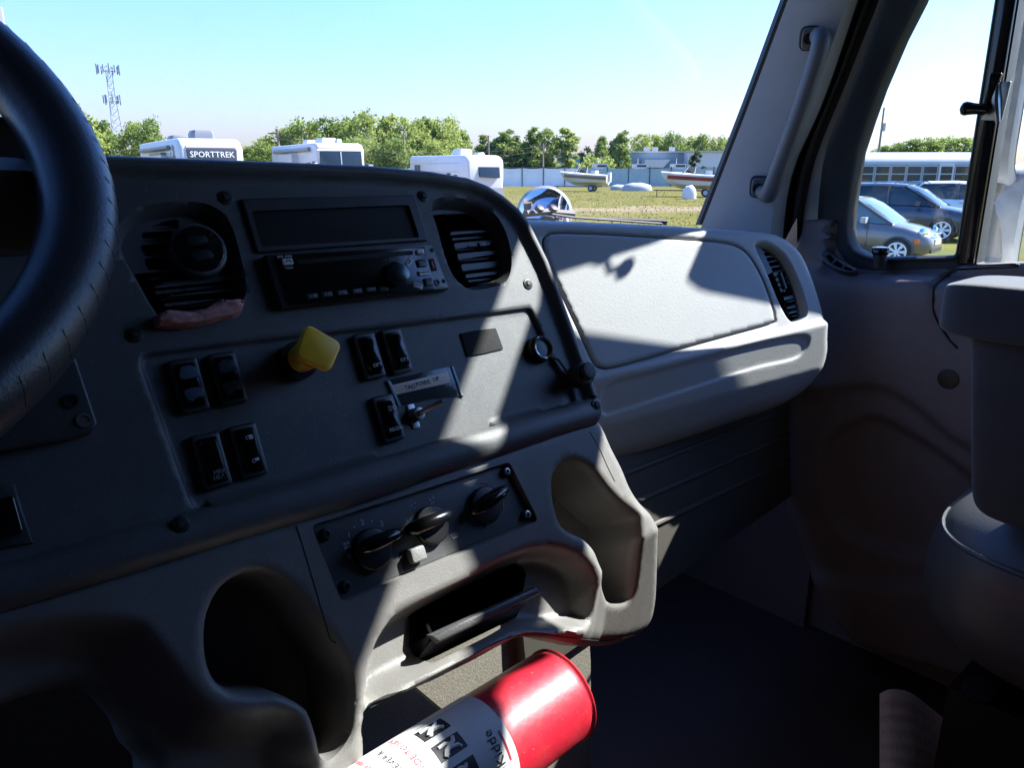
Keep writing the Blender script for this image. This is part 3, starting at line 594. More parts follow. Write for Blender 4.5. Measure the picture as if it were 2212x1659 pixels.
BO = ccw(crom(PP.ab([(1300, 865), (1303, 842), (1322, 825), (1345, 816), (1420, 798), (1600, 749), (1700, 727), (1740, 724), (1752, 735), (1748, 757), (1725, 775), (1640, 795), (1500, 840), (1345, 890), (1322, 895), (1305, 885)]), 4))
VV = ccw(crom(PP.ab(c5((75, 700), (105, 658), (170, 658), (260, 710), (340, 800), (420, 960), (470, 1110), (492, 1220), (470, 1272), (400, 1302), (345, 1285), (295, 1210), (235, 1080), (155, 880))), 5))
cr0, cr1 = PP.ab([(1310, 797), (1730, 700)])
def pd_h(P):
    d = sd(PO, P); r = .022; t = np.clip(d/r, 0, 1); h = -r+r*np.sqrt(np.maximum(0, 1-(1-t)**2))
    g = sd(GD, P); h = h-.006*np.exp(-(g/.0016)**2)+.0012*sst(0, .002, g)
    yl = cr0[1]+(cr1[1]-cr0[1])*(P[:, 0]-cr0[0])/(cr1[0]-cr0[0])-P[:, 1]      # metres below the crease
    h = h+.008*sst(.0, .012, yl)-.42*np.maximum(yl-.006, 0)-.5*np.maximum(yl-.075, 0)
    h = h-.0035*sst(-.0015, .006, sd(BO, P))
    h = h-.016*sst(0, .007, sd(VV, P))
    return h
VVh = offset(VV, -.006)
relief('dash_shell', PP, PO, [GD, offset(GD, -.001), offset(GD, .001), offset(GD, -.0022), offset(GD, .0022), offset(BO, .0015), BO, offset(BO, -.0015), offset(BO, -.003), offset(BO, -.0045), offset(BO, -.006), VV, offset(VV, -.003), offset(PO, -.004), offset(PO, -.010), offset(PO, -.018)], pd_h, .004, dash_m, pd, skirt=.12, holes=[VVh], sharp=70)
# vent grille at the door end
def vs(*z): return ccw(fillet(PP.ab(c5(*z), -.013), .0022, 3))
sl = []
for k, (x0, y0, x1, y1) in enumerate(((118, 700, 195, 690), (138, 742, 225, 725), (158, 785, 252, 762), (178, 825, 280, 800), (198, 866, 305, 840))): sl.append(vs((x0, y0), (x1, y1), (x1+22, y1+34), (x0+16, y0+34)))
for k in range(4): x0, y0 = 214+k*17, 905+k*41; sl.append(vs((x0, y0), (x0+42, y0-5), (x0+52, y0+26), (x0+12, y0+30)))
for k in range(4): x0, y0 = 292+k*17, 890+k*41; sl.append(vs((x0, y0), (x0+38, y0-5), (x0+54, y0+26), (x0+14, y0+32)))
for k in range(6): x0, y0 = 284+k*13, 1062+k*40; sl.append(vs((x0, y0), (x0+118-k*7, y0-20), (x0+132-k*9, y0+13), (x0+12, y0+32)))
gv = plate('air_vent', PP, offset(VV, -.0045), -.020, -.0125, bezel_m, pd, .0012, holes=sl)
plate('duct', PP, offset(VV, -.003), -.06, -.05, void_m, gv, .001); MB().rings([PP.w(offset(VV, -.005), -.018), PP.w(offset(VV, -.005), -.05)][::-1], False, False).build('duct_wall', void_m, gv)
q = PP.ab(c5((265, 905), (285, 900), (330, 1030), (310, 1040)), -.010); plate('vane_lever', PP, fillet(ccw(q), .0012), -.014, -.0085, black_m, gv, .001)
# top pad to the windscreen
tp_ = PP.w(PP.ab([(1010, 462), (1128, 464), (1250, 468), (1440, 477), (1560, 486), (1645, 492), (1695, 503), (1735, 535)]), -.02)
rows = [[p*(1-f)+np.array([p[0]*1.0+.02*f, max(p[1]+.05, .96-.10*max(0, p[0]-.9)), p[2]-.03])*f+np.array([0, 0, .004*math.sin(math.pi*f)]) for p in tp_] for f in np.linspace(0, 1, 7)]
MB().rings(rows, False, False, closed=False).build('top_pad', dash_m, pd)
# ribbed knee panel under the dash
PK = Plane(aty(1400, 1040, .665), 0, R(8)); kp = thing('knee_panel', (1.0, .68, 1.3), 'black ribbed panel under the glove box', 'panel')
kn_m = mat('dark ribbed plastic', (.085, .078, .062), .6, grain=.3, gscale=300)
kx0, kx1 = .60-PK.o[0], 1.30-PK.o[0]; plate('panel_sheet', PK, [(kx0, 1.44-PK.o[2]), (kx1, 1.50-PK.o[2]), (kx1, .12), (kx0, .12)], -.02, 0, kn_m, kp, .002)
ra, rb0 = PK.ab([(1400, 1003)])[0][1], PK.ab([(1400, 1072)])[0][1]
for k in range(-1, 3):
    b = ra+(rb0-ra)*k; MB().tube(PK.w([(kx0+.005, b), (kx1-.005, b)], .0005), .0045, 8).build('rib', kn_m, kp)
# ------------------------------------------------------------------ cab shell (setting)
PX = lambda x: Plane((x, 0, 2.1), R(90), 0)
def loft(name, lines, mat_, n=22, parent=None):
    G = []
    for pts, x in lines:
        pts = [tuple(np.array(pts[0])+(np.array(pts[0])-np.array(pts[1]))*3.4)]+list(pts); q = crom(np.array(pts, float), 5, closed=False); L = np.r_[0, np.cumsum(np.linalg.norm(np.diff(q, axis=0), axis=1))]; t = np.linspace(0, L[-1], n)
        q = np.stack([np.interp(t, L, q[:, 0]), np.interp(t, L, q[:, 1])], 1); G.append([atx(u, v, x) for u, v in q])
    return MB().rings(G, False, False, closed=False).build(name, mat_, parent, sharp=50)
W0 = [(1725, -100), (1685, 0), (1606, 215), (1502, 486)]; W1 = [(1742, -100), (1702, 0), (1622, 215), (1517, 486), (1500, 530)]
A2 = [(1890, -100), (1853, 0), (1803, 150), (1765, 250), (1718, 353), (1698, 440), (1690, 530)]; A3 = [(1922, -100), (1886, 0), (1850, 90), (1813, 187), (1780, 270), (1752, 350), (1732, 451), (1722, 540)]
B0 = [(1932, -100), (1899, 0), (1863, 90), (1825, 187), (1790, 270), (1760, 350), (1738, 451), (1728, 540)]; B1 = [(1936, -100), (1903, 0), (1869, 90), (1833, 187), (1803, 265), (1780, 340), (1767, 451), (1765, 560)]
def mix(a, b, f): return [((1-f)*p[0]+f*q[0], (1-f)*p[1]+f*q[1]) for p, q in zip(a, b)]
pil = loft('a_pillar', [(W1, 1.262), (mix([W1[0], W1[1], W1[2], W1[2], W1[3], W1[3], W1[4]], A2, .5), 1.268), (mix([W1[0], W1[1], W1[2], W1[2], W1[3], W1[3], W1[4]], A2, .85), 1.285), (A2, 1.318)], pillar_m); struct(pil)
loft('pillar_seal', [(A2, 1.318), (mix(A2, A3, .25), 1.335), (mix(A2, A3, .5), 1.325), (mix(A2, A3, .75), 1.330), (A3, 1.345)], rubber_m, parent=pil)
loft('windscreen_seal', [(W0, 1.272), (mix(W0, W1[:4], .5), 1.262), (W1[:4], 1.264)], rubber_m, parent=pil)
loft('door_flange', [(B0, 1.350), (B1, 1.352)], cream_m, parent=pil); loft('inner_seal', [(A3, 1.345), (B0, 1.350)], rubber_m, parent=pil)
# windscreen: through the pillar edge, leaning back, gently curved
e0, e1 = atx(1510, 486, 1.268), atx(1694, 0, 1.268); dirw = (e1-e0)/(e1[2]-e0[2])
def wpt(x, z, off=0): p = e0+dirw*(z-e0[2]); return np.array([x, p[1]+.16*(1-((x-.4)/.87)**2)+off, z])
gx = np.linspace(-.48, 1.268, 15); gz = np.linspace(1.93, 2.76, 8)
ws = MB().rings([[wpt(x, z) for x in gx] for z in gz], False, False, closed=False).build('windscreen', glass_m); struct(ws)
rb_ = MB(); rb_.rings([[wpt(x, 2.50, -.006) for x in gx], [wpt(x, 2.79, -.012) for x in gx]], False, False, closed=False); rb_.rings([[wpt(-.475+dx, z, -.006) for z in gz] for dx in (-.12, .03)], False, False, closed=False)
rb_.build('header_trim', pillar_m, ws)
# roof, rear wall, driver's side wall, floor, firewall, right side above and behind the door glass
lining_m = mat('headlining', (.035, .036, .04), .9, grain=.3, gscale=300)
rf_ = MB().add([(-.62, -.78, 2.88), (1.40, -.78, 2.88), (1.38, .30, 2.90), (1.30, .86, 2.78), (-.50, .86, 2.78), (-.62, .30, 2.90)], [(0, 5, 4, 3, 2, 1)]).build('cab_roof', lining_m, smooth=False); struct(rf_)
rw = MB(); rw.box((.4, -.80, 2.05), (2.1, .04, 1.75)); struct(rw.build('rear_wall', lining_m, smooth=False))
lw = MB(); lw.box((-.64, .05, 2.05), (.04, 1.75, 1.75)); struct(lw.build('driver_side_wall', door_m, smooth=False))
fl_ = MB(); fl_.box((.4, .1, 1.18), (2.0, 1.9, .04)); fl_ = fl_.build('cab_floor', floor_m, smooth=False); struct(fl_)
fw_ = MB(); fw_.box((.4, 1.02, 1.55), (2.0, .04, .72)); struct(fw_.build('firewall', black_m, smooth=False))
kk = MB(); kk.box((1.375, .85, 1.54), (.03, .46, .72)); kk.box((1.377, .745, 1.95), (.028, .15, .16)); kk.box((1.405, .2, 1.27), (.05, 1.6, .30)); kk.box((1.42, -.7, 2.05), (.05, .22, 1.75)); kk.box((1.405, .05, 2.945), (.05, 1.5, .07)); struct(kk.build('cab_side', door_m, smooth=False))
# engine tunnel: carpeted step and riser
et = thing('engine_tunnel', (.3, .6, 1.2), 'carpeted engine cover below the console', 'engine cover')
tb = MB(); tb.rings([[np.array([x, y, z]) for x, z in ((-.1, 1.2), (-.06, 1.52), (-.02, 1.545), (.39, 1.545), (.42, 1.53), (.46, 1.2))] for y in (.36, .37, .66)], True, False, closed=False); tb.build('tunnel_body', floor_m, et)
tb = MB(); tb.rings([[np.array([x, y, 1.5525+.0004*math.sin(x*90)]) for x in np.linspace(-.02, .40, 16)] for y in (.372, .5, .66)], False, False, closed=False); tb.build('carpet_sheet', carpet_m, et)
tb = MB(); tb.rings([[np.array([x, y, z]) for x in np.linspace(-.15, .74, 20)] for y, z in ((.640, 1.20), (.648, 1.40), (.665, 1.55), (.69, 1.66), (.70, 1.75))], False, False, closed=False); tb.build('carpet_riser', carpet_m, et)

# ------------------------------------------------------------------ passenger door
pdr = thing('passenger_door', (1.36, .1, 1.2), 'passenger door with vent window, grey trim panel and black window frame', 'door')
PW = PX(1.362); PT = PX(1.31)
vt = PW.ab([(1983, 0), (1942, 81), (1896, 190), (1872, 258), (1850, 326), (1839, 394), (1831, 451), (1828, 496), (1831, 523), (1843, 543), (1869, 556), (1895, 562)])
zt = 2.84-2.1
zv = 2.68-2.1; ext = np.array([-.470, zv])
dl = PW.ab([(2056, 553), (2078, 452), (2138, 163), (2173, 0)]); dr = PW.ab([(2097, 566), (2124, 451), (2162, 261), (2206, 71)])
dl_a, dr_a = dl[:, 0].mean(), dr[:, 0].mean(); zs_v = PW.ab([(2050, 556)])[0][1]; zs_m = PW.ab([(2105, 566)])[0][1]
VENT = ccw(np.vstack([[ext], vt, fillet([vt[-1], (dl_a, zs_v), (dl_a, zv), ext], [0, .012, .004, 0])[1:-1]]))
MAIN = ccw(fillet([(dr_a, zs_m-.003), (.55, zs_m+.012), (.55, zt), (dr_a, zt)], [.002, .03, .03, .008]))
OUT = ccw(np.vstack([[(ext[0]-.03, zt+.05), ext+[-.07, .05]], vt[:8]+np.array([-.075, 0]), [(vt[8][0]-.05, vt[-1][1]-.06)], [(.64, zs_v-.06), (.64, zt+.05)]]))
fr = plate('window_frame', PW, OUT, -.035, .0, rubber_m, pdr, .004, holes=[VENT, MAIN])
plate('vent_pane', PW, offset(VENT, .004), -.024, -.019, side_glass_m, pdr, .0005); plate('main_pane', PW, offset(MAIN, .004), -.026, -.021, side_glass_m, pdr, .0005)
MB().rings([PW.w(offset(VENT, d), h) for d, h in ((.004, .001), (.003, .005), (-.001, .006), (-.004, .002), (-.004, -.03))], False, False).build('vent_seal', rubber_m, pdr)
plate('divider_bar', PW, rrect((dl_a+dr_a)/2, (zs_v+zt)/2, dr_a-dl_a-.004, zt-zs_v+.02, .004), -.01, .010, gloss_m, pdr, .004)
# door skin outside
osk = MB(); osk.box((1.425, .05, 1.55), (.05, 1.28, .78)); osk.build('outer_skin', mat('white truck paint', (.75, .75, .74), .25, coat=.5), pdr, smooth=False)
# trim
rear_edge = PT.ab(c5((716, 640), (735, 720), (790, 800), (870, 858), (1000, 878), (1300, 872), (1620, 855), (2400, 822)), -.045)
TR = np.vstack([PT.ab([(1700, 560)], -.03), PT.ab(c5((430, 600), (440, 520), (470, 488), (560, 480), (680, 487), (708, 515)), -.03), rear_edge, [(.6, rear_edge[-1][1])], [(.6, -.95)], PT.ab([(2212, 1505), (2110, 1475), (1980, 1435), (1850, 1398), (1790, 1330), (1720, 1200), (1690, 1115), (1690, 870)], 0)])
TR = ccw(resample(TR, .006)); led = PT.ab(c5((560, 900), (700, 950), (850, 965), (1020, 968), (1480, 968)), 0); leb = led[2:, 1].mean()
seam = PT.ab(c5((1620, 858), (1510, 945), (1488, 1000), (1485, 1150), (1510, 1270), (1600, 1420), (1680, 1510)), 0)
A_out = ccw(crom(PT.ab(d5((330, 540), (560, 465), (800, 410), (1000, 392), (1150, 440), (1350, 570), (1600, 790), (1900, 1060), (1900, 1900), (500, 1900), (280, 1300)), 0), 4)); A_in = ccw(crom(PT.ab(d5((590, 1050), (640, 860), (720, 760), (850, 690), (1000, 665), (1150, 725), (1400, 870), (1700, 1090), (1900, 1300), (1900, 1800), (800, 1600)), 0), 4))
def seg(P, L):
    b = np.full(len(P), 9.)
    for p, q in zip(L[:-1], L[1:]): e = q-p; t = np.clip(((P-p)@e)/(e@e), 0, 1); b = np.minimum(b, np.linalg.norm(P-p-t[:, None]*e, axis=1))
    return b
def tr_h(P):
    lx = np.interp(P[:, 0], led[:, 0], led[:, 1]); lx = np.where(P[:, 0] > led[-1][0], leb, lx)
    y = P[:, 1]-lx; h = -.047*sst(-.004, .012, y)-.004*sst(-.03, 0, y)
    h = np.where(P[:, 0] < led[0][0], np.maximum(h, -.030), h)
    h = h-.005*np.exp(-(seg(P, seam)/.003)**2)
    h = h-.014*sst(-.012, .012, sd(A_out, P))-.016*sst(-.012, .012, sd(A_in, P))
    d = sd(TR, P); h = h-.006*(1-np.sqrt(np.maximum(0, 1-(1-np.clip(d/.008, 0, 1))**2)))
    return h
relief('trim_panel', PT, TR, [offset(TR, -.003), offset(TR, -.008)], tr_h, .008, door_m, pdr, skirt=.03, sharp=70)
sq_ = crom(seam, 6, False); MB().tube(PT.w(sq_, tr_h(sq_)+.003), .0016, 6).build('trim_joint', void_m, pdr)
c = PT.ab(d5((1610, 330)))[0]; disc('plug', PT, c, .0165, -.004, .0012, black_m, pdr, .001)
# demister outlet in the trim top
dv = thing('demister_outlet', atx(*c5((740, 820))[0], 1.325), 'small curved demister outlet in the door trim top', 'air outlet')
PV = Plane(atx(*c5((740, 825))[0], 1.322), R(90), R(38))
dvo = ccw(crom(PV.ab(c5((603, 770), (625, 742), (665, 745), (720, 790), (800, 845), (878, 880), (868, 903), (780, 903), (690, 865), (625, 815))), 4))
dsl = [ccw(fillet(PV.ab(c5(*z), .004), .002, 3)) for z in (((635, 772), (668, 757), (708, 795), (680, 832)), ((692, 838), (722, 805), (775, 840), (762, 872)), ((775, 876), (790, 848), (852, 880), (840, 892)))]
dv_p = plate('outlet_frame', PV, dvo, -.01, .004, bezel_m, dv, .002, holes=dsl); plate('outlet_void', PV, offset(dvo, -.003), -.012, -.008, void_m, dv, .001)
# lock plunger
lp = thing('lock_plunger', atx(*c5((1062, 850))[0], 1.338), 'black door lock plunger standing at the vent window sill', 'lock plunger')
b0, b1 = atx(*c5((1062, 865))[0], 1.338), atx(*c5((1068, 760))[0], 1.338); b2 = atx(*c5((1075, 700))[0], 1.338)
MB().tube([b0, b1], .011, 14).build('sleeve', rubber_m, lp); MB().tube([b1, b1+(b2-b1)*.3, b1+(b2-b1)*.4, b1+(b2-b1)*.9, b2], [.012, .0138, .0132, .0138, .011], 16).build('button', gloss_m, lp)
MB().tube([b2, b2+(b2-b1)*.03], [.0075, .006], 12).build('button_top', chrome_m, lp)
# vent latch on the divider
la = thing('vent_latch', atx(*c4((1900, 870))[0], 1.34), 'black vent window latch with round knob on a steel plate', 'latch')
PLt = PX(1.349); plate('latch_plate', PLt, fillet(PLt.ab(c4((1992, 645), (2112, 645), (2035, 962), (1870, 955))), .002), -.002, .0015, steel_m, la, .0006)
plate('latch_arm', PLt, fillet(PLt.ab(c4((1945, 578), (2042, 578), (2020, 640), (1990, 700), (1925, 905), (1870, 905), (1895, 790)), .006), .002), .001, .010, gloss_m, la, .003)
k0, k1 = atx(*c4((1900, 868))[0], 1.338), atx(*c4((1745, 862))[0], 1.325); MB().tube([k0, k0+(k1-k0)*.3, k0+(k1-k0)*.6, k1, k1+(k1-k0)*.18, k1+(k1-k0)*.27], [.0085, .0078, .0085, .0105, .0085, .003], 14).build('latch_knob', gloss_m, la)
p_ = PLt.w(PLt.ab(c4((2010, 800))), .0015)[0]; MB().tube([p_+np.array([0, .006, .03]), p_+np.array([-.004, .002, .0]), p_+np.array([0, -.004, -.03])], [.004, .006, .004], 8).build('latch_spring', steel_m, la)
# door armrest panel behind the seam
sg = ccw(fillet(PT.ab(c5((1650, 880), (1730, 850), (2120, 832), (2170, 840), (2150, 870), (1800, 885), (1680, 890)), .0), .004)); plate('belt_slot', PT.shift(-.012), sg, .0, .008, gloss_m, pdr, .002)

# ------------------------------------------------------------------ grab handle on the pillar
gh = thing('grab_handle', atx(*c4((170, 1540))[0], 1.25), 'long grey grab handle screwed to the windscreen pillar', 'grab handle')
gp = [atx(*c4(z)[0], x) for z, x in (((560, 300), 1.275), ((585, 285), 1.262), ((598, 330), 1.245), ((560, 480), 1.240), ((470, 760), 1.238), ((370, 1050), 1.238), ((270, 1320), 1.240), ((195, 1520), 1.245), ((165, 1545), 1.256), ((125, 1520), 1.272))]
gp = np.array([crom(np.array(gp)[:, [i, (i+1) % 3]], 4, closed=False)[:, 0] for i in range(3)]).T
rr_ = np.interp(np.linspace(0, 1, len(gp)), [0, .12, .3, .5, .7, .88, 1], [.012, .0150, .0142, .0138, .0142, .0150, .012]); hm = mat('handle grey', (.125, .128, .13), .45, grain=.4, gscale=500)
tube('bar', gp, rr_, hm, gh, 14)
PG = Plane(atx(*c4((500, 300))[0], 1.268), R(58), R(-12))
for z, w in (((505, 305), .030), ((100, 1490), .030)):
    PG2 = Plane(atx(*c4(z)[0], 1.266), R(58), R(-12)); o = plate('mount', PG2, rrect(.002, 0, .034, .038, .012), -.012, .001, rubber_m, gh, .002); plate('mount_pad', PG2, rrect(.003, 0, .030, .034, .010), -.01, .0045, hm, o, .002)
    MB().rings([PG2.w(circ(-.001, 0, r, 18), h) for r, h in ((.0088, .0046), (.0086, .0052), (.0062, .0052), (.0060, .0048), (.0030, .0048), (.0028, .0052))], False, True).build('mount_screw', black_m, o)

# ------------------------------------------------------------------ steering wheel
sw = thing('steering_wheel', (-.095, .62, 2.05), 'black leather covered steering wheel with a laced seam', 'steering wheel')
wc = np.array([-.0952, .5668, 2.1184]); tl_, yw = .825, -.0662; WN = Plane(wc, yw, tl_); Rw, rw_ = .225, .0219
V = []; Fc = []; n1, n2 = 160, 20
for i in range(n1):
    t = 2*math.pi*i/n1; ce = np.array([math.cos(t), math.sin(t)])
    for j in range(n2):
        s = 2*math.pi*j/n2; wrinkle = 1+.004*math.sin(t*57)*max(0, math.cos(s))**2+.002*math.sin(t*131+s)
        V.append(WN.w([ce*(Rw+rw_*wrinkle*math.cos(s))], rw_*wrinkle*math.sin(s))[0])
for i in range(n1):
    for j in range(n2): Fc.append((i*n2+j, ((i+1) % n1)*n2+j, ((i+1) % n1)*n2+(j+1) % n2, i*n2+(j+1) % n2))
mesh('rim', V, Fc, wheel_m, sw)
lace_m = mat('lace thread', (.034, .037, .044), .5)
lm_ = MB()
for i in range(34):
    t = R(-75+i*4.4); t2 = t+R(1.2); a_, b_ = [WN.w([np.array([math.cos(q), math.sin(q)])*(Rw+(rw_+.0004)*math.cos(s))], (rw_+.0004)*math.sin(s))[0] for q, s in ((t, R(10)), (t2, R(52)))]
    m_ = (a_+b_)/2; m_ = m_+(m_-WN.w([np.array([math.cos(t), math.sin(t)])*Rw])[0])*.05; lm_.tube([a_, m_, b_], .00022, 5)
lm_.build('lacing', lace_m, sw)
MB().rings([WN.w(circ(0, 0, r, 32), h) for r, h in ((.085, -.09), (.09, -.05), (.085, -.03), (.06, -.022), (.01, -.02))], True, True).build('hub', black_m, sw)
for a in (200, 340, 90):
    t = R(a); dv_ = np.array([math.cos(t), math.sin(t)]); nv = np.array([-dv_[1], dv_[0]])
    if a == 340: continue
    MB().rings([[WN.w([dv_*r+nv*w*s], h+q)[0] for s, q in ((-1, 0), (-.8, .008), (.8, .008), (1, 0), (.8, -.008), (-.8, -.008))] for r, w, h in ((.07, .03, -.045), (.14, .022, -.03), (.21, .02, -.004))], True, True).build('spoke', black_m, sw)
tube('column', [wc-WN.n*.05, wc-WN.n*.25], .04, black_m, sw, 16)

# ------------------------------------------------------------------ passenger seat
st = thing('seat_assembly', (1.12, .0, 1.2), 'grey passenger seat with a vinyl cushion and raised cloth armrest', 'seat')
def rbox(c, s, r, n=6, e=4.0, ez=None):
    ez = ez or e
    """rounded cushion block"""
    M = MB(); k = 20; V = []
    rings = []
    for i in range(2*n+1):
        f = -math.pi/2+math.pi*i/(2*n); cz = math.copysign(abs(math.sin(f))**(2/ez), math.sin(f)); cr = abs(math.cos(f))**(2/ez)
        rings.append([np.array(c)+np.array([s[0]/2*cr*math.copysign(abs(math.cos(t))**(2/e), math.cos(t)), s[1]/2*cr*math.copysign(abs(math.sin(t))**(2/e), math.sin(t)), s[2]/2*cz]) for t in [2*math.pi*q/48 for q in range(48)]])
    return M.rings(rings, True, True)
cu = rbox((1.16, .055, 1.605), (.48, .53, .27), 0, 14, 4.0, 2.7).build('cushion', leather_m, st)
ps_ = [np.array([1.16, .055, 1.665])+np.array([.24*math.copysign(abs(math.cos(t))**(2/4.), math.cos(t)), .265*math.copysign(abs(math.sin(t))**(2/4.), math.sin(t)), 0])*.955 for t in np.linspace(0, 2*math.pi, 90)]
tube('piping', ps_, .0035, leather_m, cu, 6)
bk = rbox((1.15, -.22, 1.90), (.44, .16, .62), 0, 10, 5); bk.build('backrest', suede_m, st)
rbox((1.15, -.20, 2.27), (.30, .13, .20), 0, 8, 4).build('headrest', suede_m, st)
ar_ = rbox((.965, .068, 1.845), (.085, .43, .25), 0, 14, 14); ar_.v = [(x, y+(z-1.97)*.15, z) for x, y, z in ar_.v]; ar_.build('armrest', suede_m, st); rbox((.962, .088, 1.955), (.115, .44, .062), 0, 12, 9).build('armrest_cap', suede_m, st)
b_ = MB(); b_.box((1.15, .05, 1.33), (.34, .40, .26)); b_.build('pedestal', black_m, st, smooth=False); tube('adjust_post', [atz(2115, 1490, 1.47), atz(2100, 1660, 1.24)], .018, black_m, st, 12)

# ------------------------------------------------------------------ fire extinguisher
fe = thing('fire_extinguisher', (.45, .535, 1.445), 'red fire extinguisher with white label lying below the console', 'fire extinguisher')
ex0, ex1 = np.array([.149, .437, 1.60]), np.array([.4700, .4486, 1.60]); er = .0460; ax = (ex1-ex0)/np.linalg.norm(ex1-ex0); eu = np.array([0, 0, 1.]); ev = np.cross(ax, eu); LE = np.linalg.norm(ex1-ex0)
def ering(s, r, k=40): return [ex0+ax*s+r*(math.cos(t)*ev+math.sin(t)*eu) for t in [2*math.pi*i/k for i in range(k)]]
MB().rings([ering(s, r) for s, r in ((-.10, .014), (-.07, .016), (-.045, .022), (-.02, .042), (0, .0535), (.012, er), (LE-.012, er), (LE-.006, er-.001), (LE, er-.006), (LE-.002, er-.010), (LE-.006, er-.02), (LE-.010, .01))], True, True).build('cylinder', red_m, fe)
MB().tube([ex0+ax*(LE-.003)+(er-.0005)*(math.cos(t)*ev+math.sin(t)*eu) for t in np.linspace(0, 2*math.pi, 49)], .0016, 6, False).build('base_rim', red_m, fe)
lab_m = mat('white paper label', (.74, .74, .72), .5, var=.06, vscale=60)
def epos(s, t, r=er+.0005): return ex0+ax*s+r*(math.cos(t)*ev+math.sin(t)*eu)
lr = [[epos(s, R(t)) for t in np.linspace(-40, 140, 40)] for s in (.04, .218)]; MB().rings(lr, False, False, closed=False).build('label', lab_m, fe)
def epatch(s0, s1, t0, t1, m_, r=er+.0009, name='print'):
    return MB().rings([[epos(s, R(t), r) for t in np.linspace(t0, t1, 8)] for s in (s0, s1)], False, False, closed=False).build(name, m_, fe)
ink = mat('black ink', (.03, .03, .035), .5); redink = mat('red ink', (.45, .03, .06), .5); greyink = mat('grey ink', (.30, .30, .31), .5)
def ecurved(body, s, t, size, m_):
    """lettering wrapped round the cylinder, its top towards the valve"""
    cu = bpy.data.curves.new('lettering', 'FONT'); cu.body = body; cu.size = size; cu.align_x = 'LEFT'; cu.align_y = 'CENTER'; cu.resolution_u = 2
    o = bpy.data.objects.new('lettering', cu); COL.objects.link(o); dg = bpy.context.evaluated_depsgraph_get(); me = bpy.data.meshes.new_from_object(o.evaluated_get(dg)); bpy.data.objects.remove(o)
    for v in me.vertices: v.co = Vector(epos(s-v.co.y, R(t)+v.co.x/er, er+.0011))
    me.materials.clear(); me.materials.append(m_); q = bpy.data.objects.new('lettering', me); COL.objects.link(q); adopt(q, fe); return q
for t0, seed in ((86, 1), (58, 2), (30, 3)):
    s = .178; epatch(s-.028, s, t0, t0+19, ink, er+.0008, 'pictogram'); rg = np.random.default_rng(seed)      # a hand, a lever, a sweeping hose: pale shapes on black
    fig = MB()
    for path, w_ in (([(.2, .15), (.35, .5), (.6, .62), (.8, .85)], .09), ([(.35, .5), (.7, .35), (.85, .2)], .07), ([(.15, .75), (.4, .8), (.55, .7)], .06)):
        q = [(a_+rg.normal(0, .06), b_+rg.normal(0, .06)) for a_, b_ in path]; fig.tube([epos(s-.028+.028*min(.93, max(.07, a_)), R(t0+19*min(.93, max(.07, b_))), er+.0008) for a_, b_ in q], [.028*w_*.9, .028*w_, .028*w_*.8, .028*w_*.6][:len(q)], 6)
    fig.tube([epos(s-.028+.028*.3, R(t0+19*.25), er+.0004), epos(s-.028+.028*.3, R(t0+19*.25), er+.0014)], .0028, 10); fig.build('pictogram', lab_m, fe)
for k, (bdy, m_) in enumerate((('HOLD UPRIGHT', redink), ('PULL PIN', ink), ('STAND BACK 8 FT', ink), ('AIM AT BASE OF FIRE', redink), ('SQUEEZE LEVER &', ink), ('SWEEP SIDE TO SIDE', redink))): ecurved(bdy, 0.052+.0165*k, 28, .0082, m_)
for k in range(4): ecurved('INSPECT MONTHLY OR MORE', .052+.006*k, -32, .0040, greyink)
ecurved('Kidde', .200, 22, .013, ink); epatch(.209, .211, 22, 54, redink); epatch(.05, .215, 20, 20.8, greyink); epatch(.05, .215, 110, 110.8, greyink)
MB().tube([epos(-.10, 0, 0), epos(-.14, 0, 0)], .018, 14).build('valve', steel_m, fe); MB().box(ex0-ax*.13+eu*.03, (.10, .018, .008)).build('lever', black_m, fe)

# ------------------------------------------------------------------ loose paper on the floor
pg = []
cps = [(1900, 1500, 1.36), (1925, 1490, 1.37), (1965, 1497, 1.365), (2010, 1530, 1.34), (2085, 1592, 1.30)]; cpb = [(1900, 1680, 1.24), (1925, 1684, 1.25), (1965, 1690, 1.25), (2010, 1695, 1.24), (2078, 1700, 1.22)]
T_ = crom(np.array([atz(u, v, z) for u, v, z in cps])[:, :2], 5, False); Tz = crom(np.array([(i, z) for i, (u, v, z) in enumerate(cps)]), 5, False)[:, 1]
B_ = crom(np.array([atz(u, v, z) for u, v, z in cpb])[:, :2], 5, False); Bz = crom(np.array([(i, z) for i, (u, v, z) in enumerate(cpb)]), 5, False)[:, 1]
top_ = np.c_[T_, Tz]; bot_ = np.c_[B_, Bz]; rws = [top_*(1-f)+bot_*f for f in np.linspace(0, 1, 10)]
pp_ = thing('paper_sheet', bot_.mean(0), 'printed white paper sheet curling up from the floor beside the seat', 'paper')
MB().rings(rws, False, False, closed=False).build('sheet', paper_m, pp_)
nb = MB(); tn = np.cross(top_[10]-top_[5], bot_[8]-top_[8]); tn /= np.linalg.norm(tn); tn *= np.sign(tn@(EYE-top_[8]))
for r_ in range(5):
    f0 = .12+.16*r_
    for i in np.arange(1.0, 19, .42):
        j = int(i); g = i-j; Ln = random.uniform(.05, .10)
        def pt(ii, f): jj = int(ii); g_ = ii-jj; return (top_[jj]*(1-g_)+top_[jj+1]*g_)*(1-f)+(bot_[jj]*(1-g_)+bot_[jj+1]*g_)*f+tn*.0006
        if random.random() < .9: nb.add([pt(i, f0), pt(i+.13, f0), pt(i+.13, f0+Ln), pt(i, f0+Ln)], [(0, 1, 2, 3)])
pr_ = nb.build('print', mat('faint print', (.5, .5, .5), .7), pp_); pr_['kind'] = 'stuff'

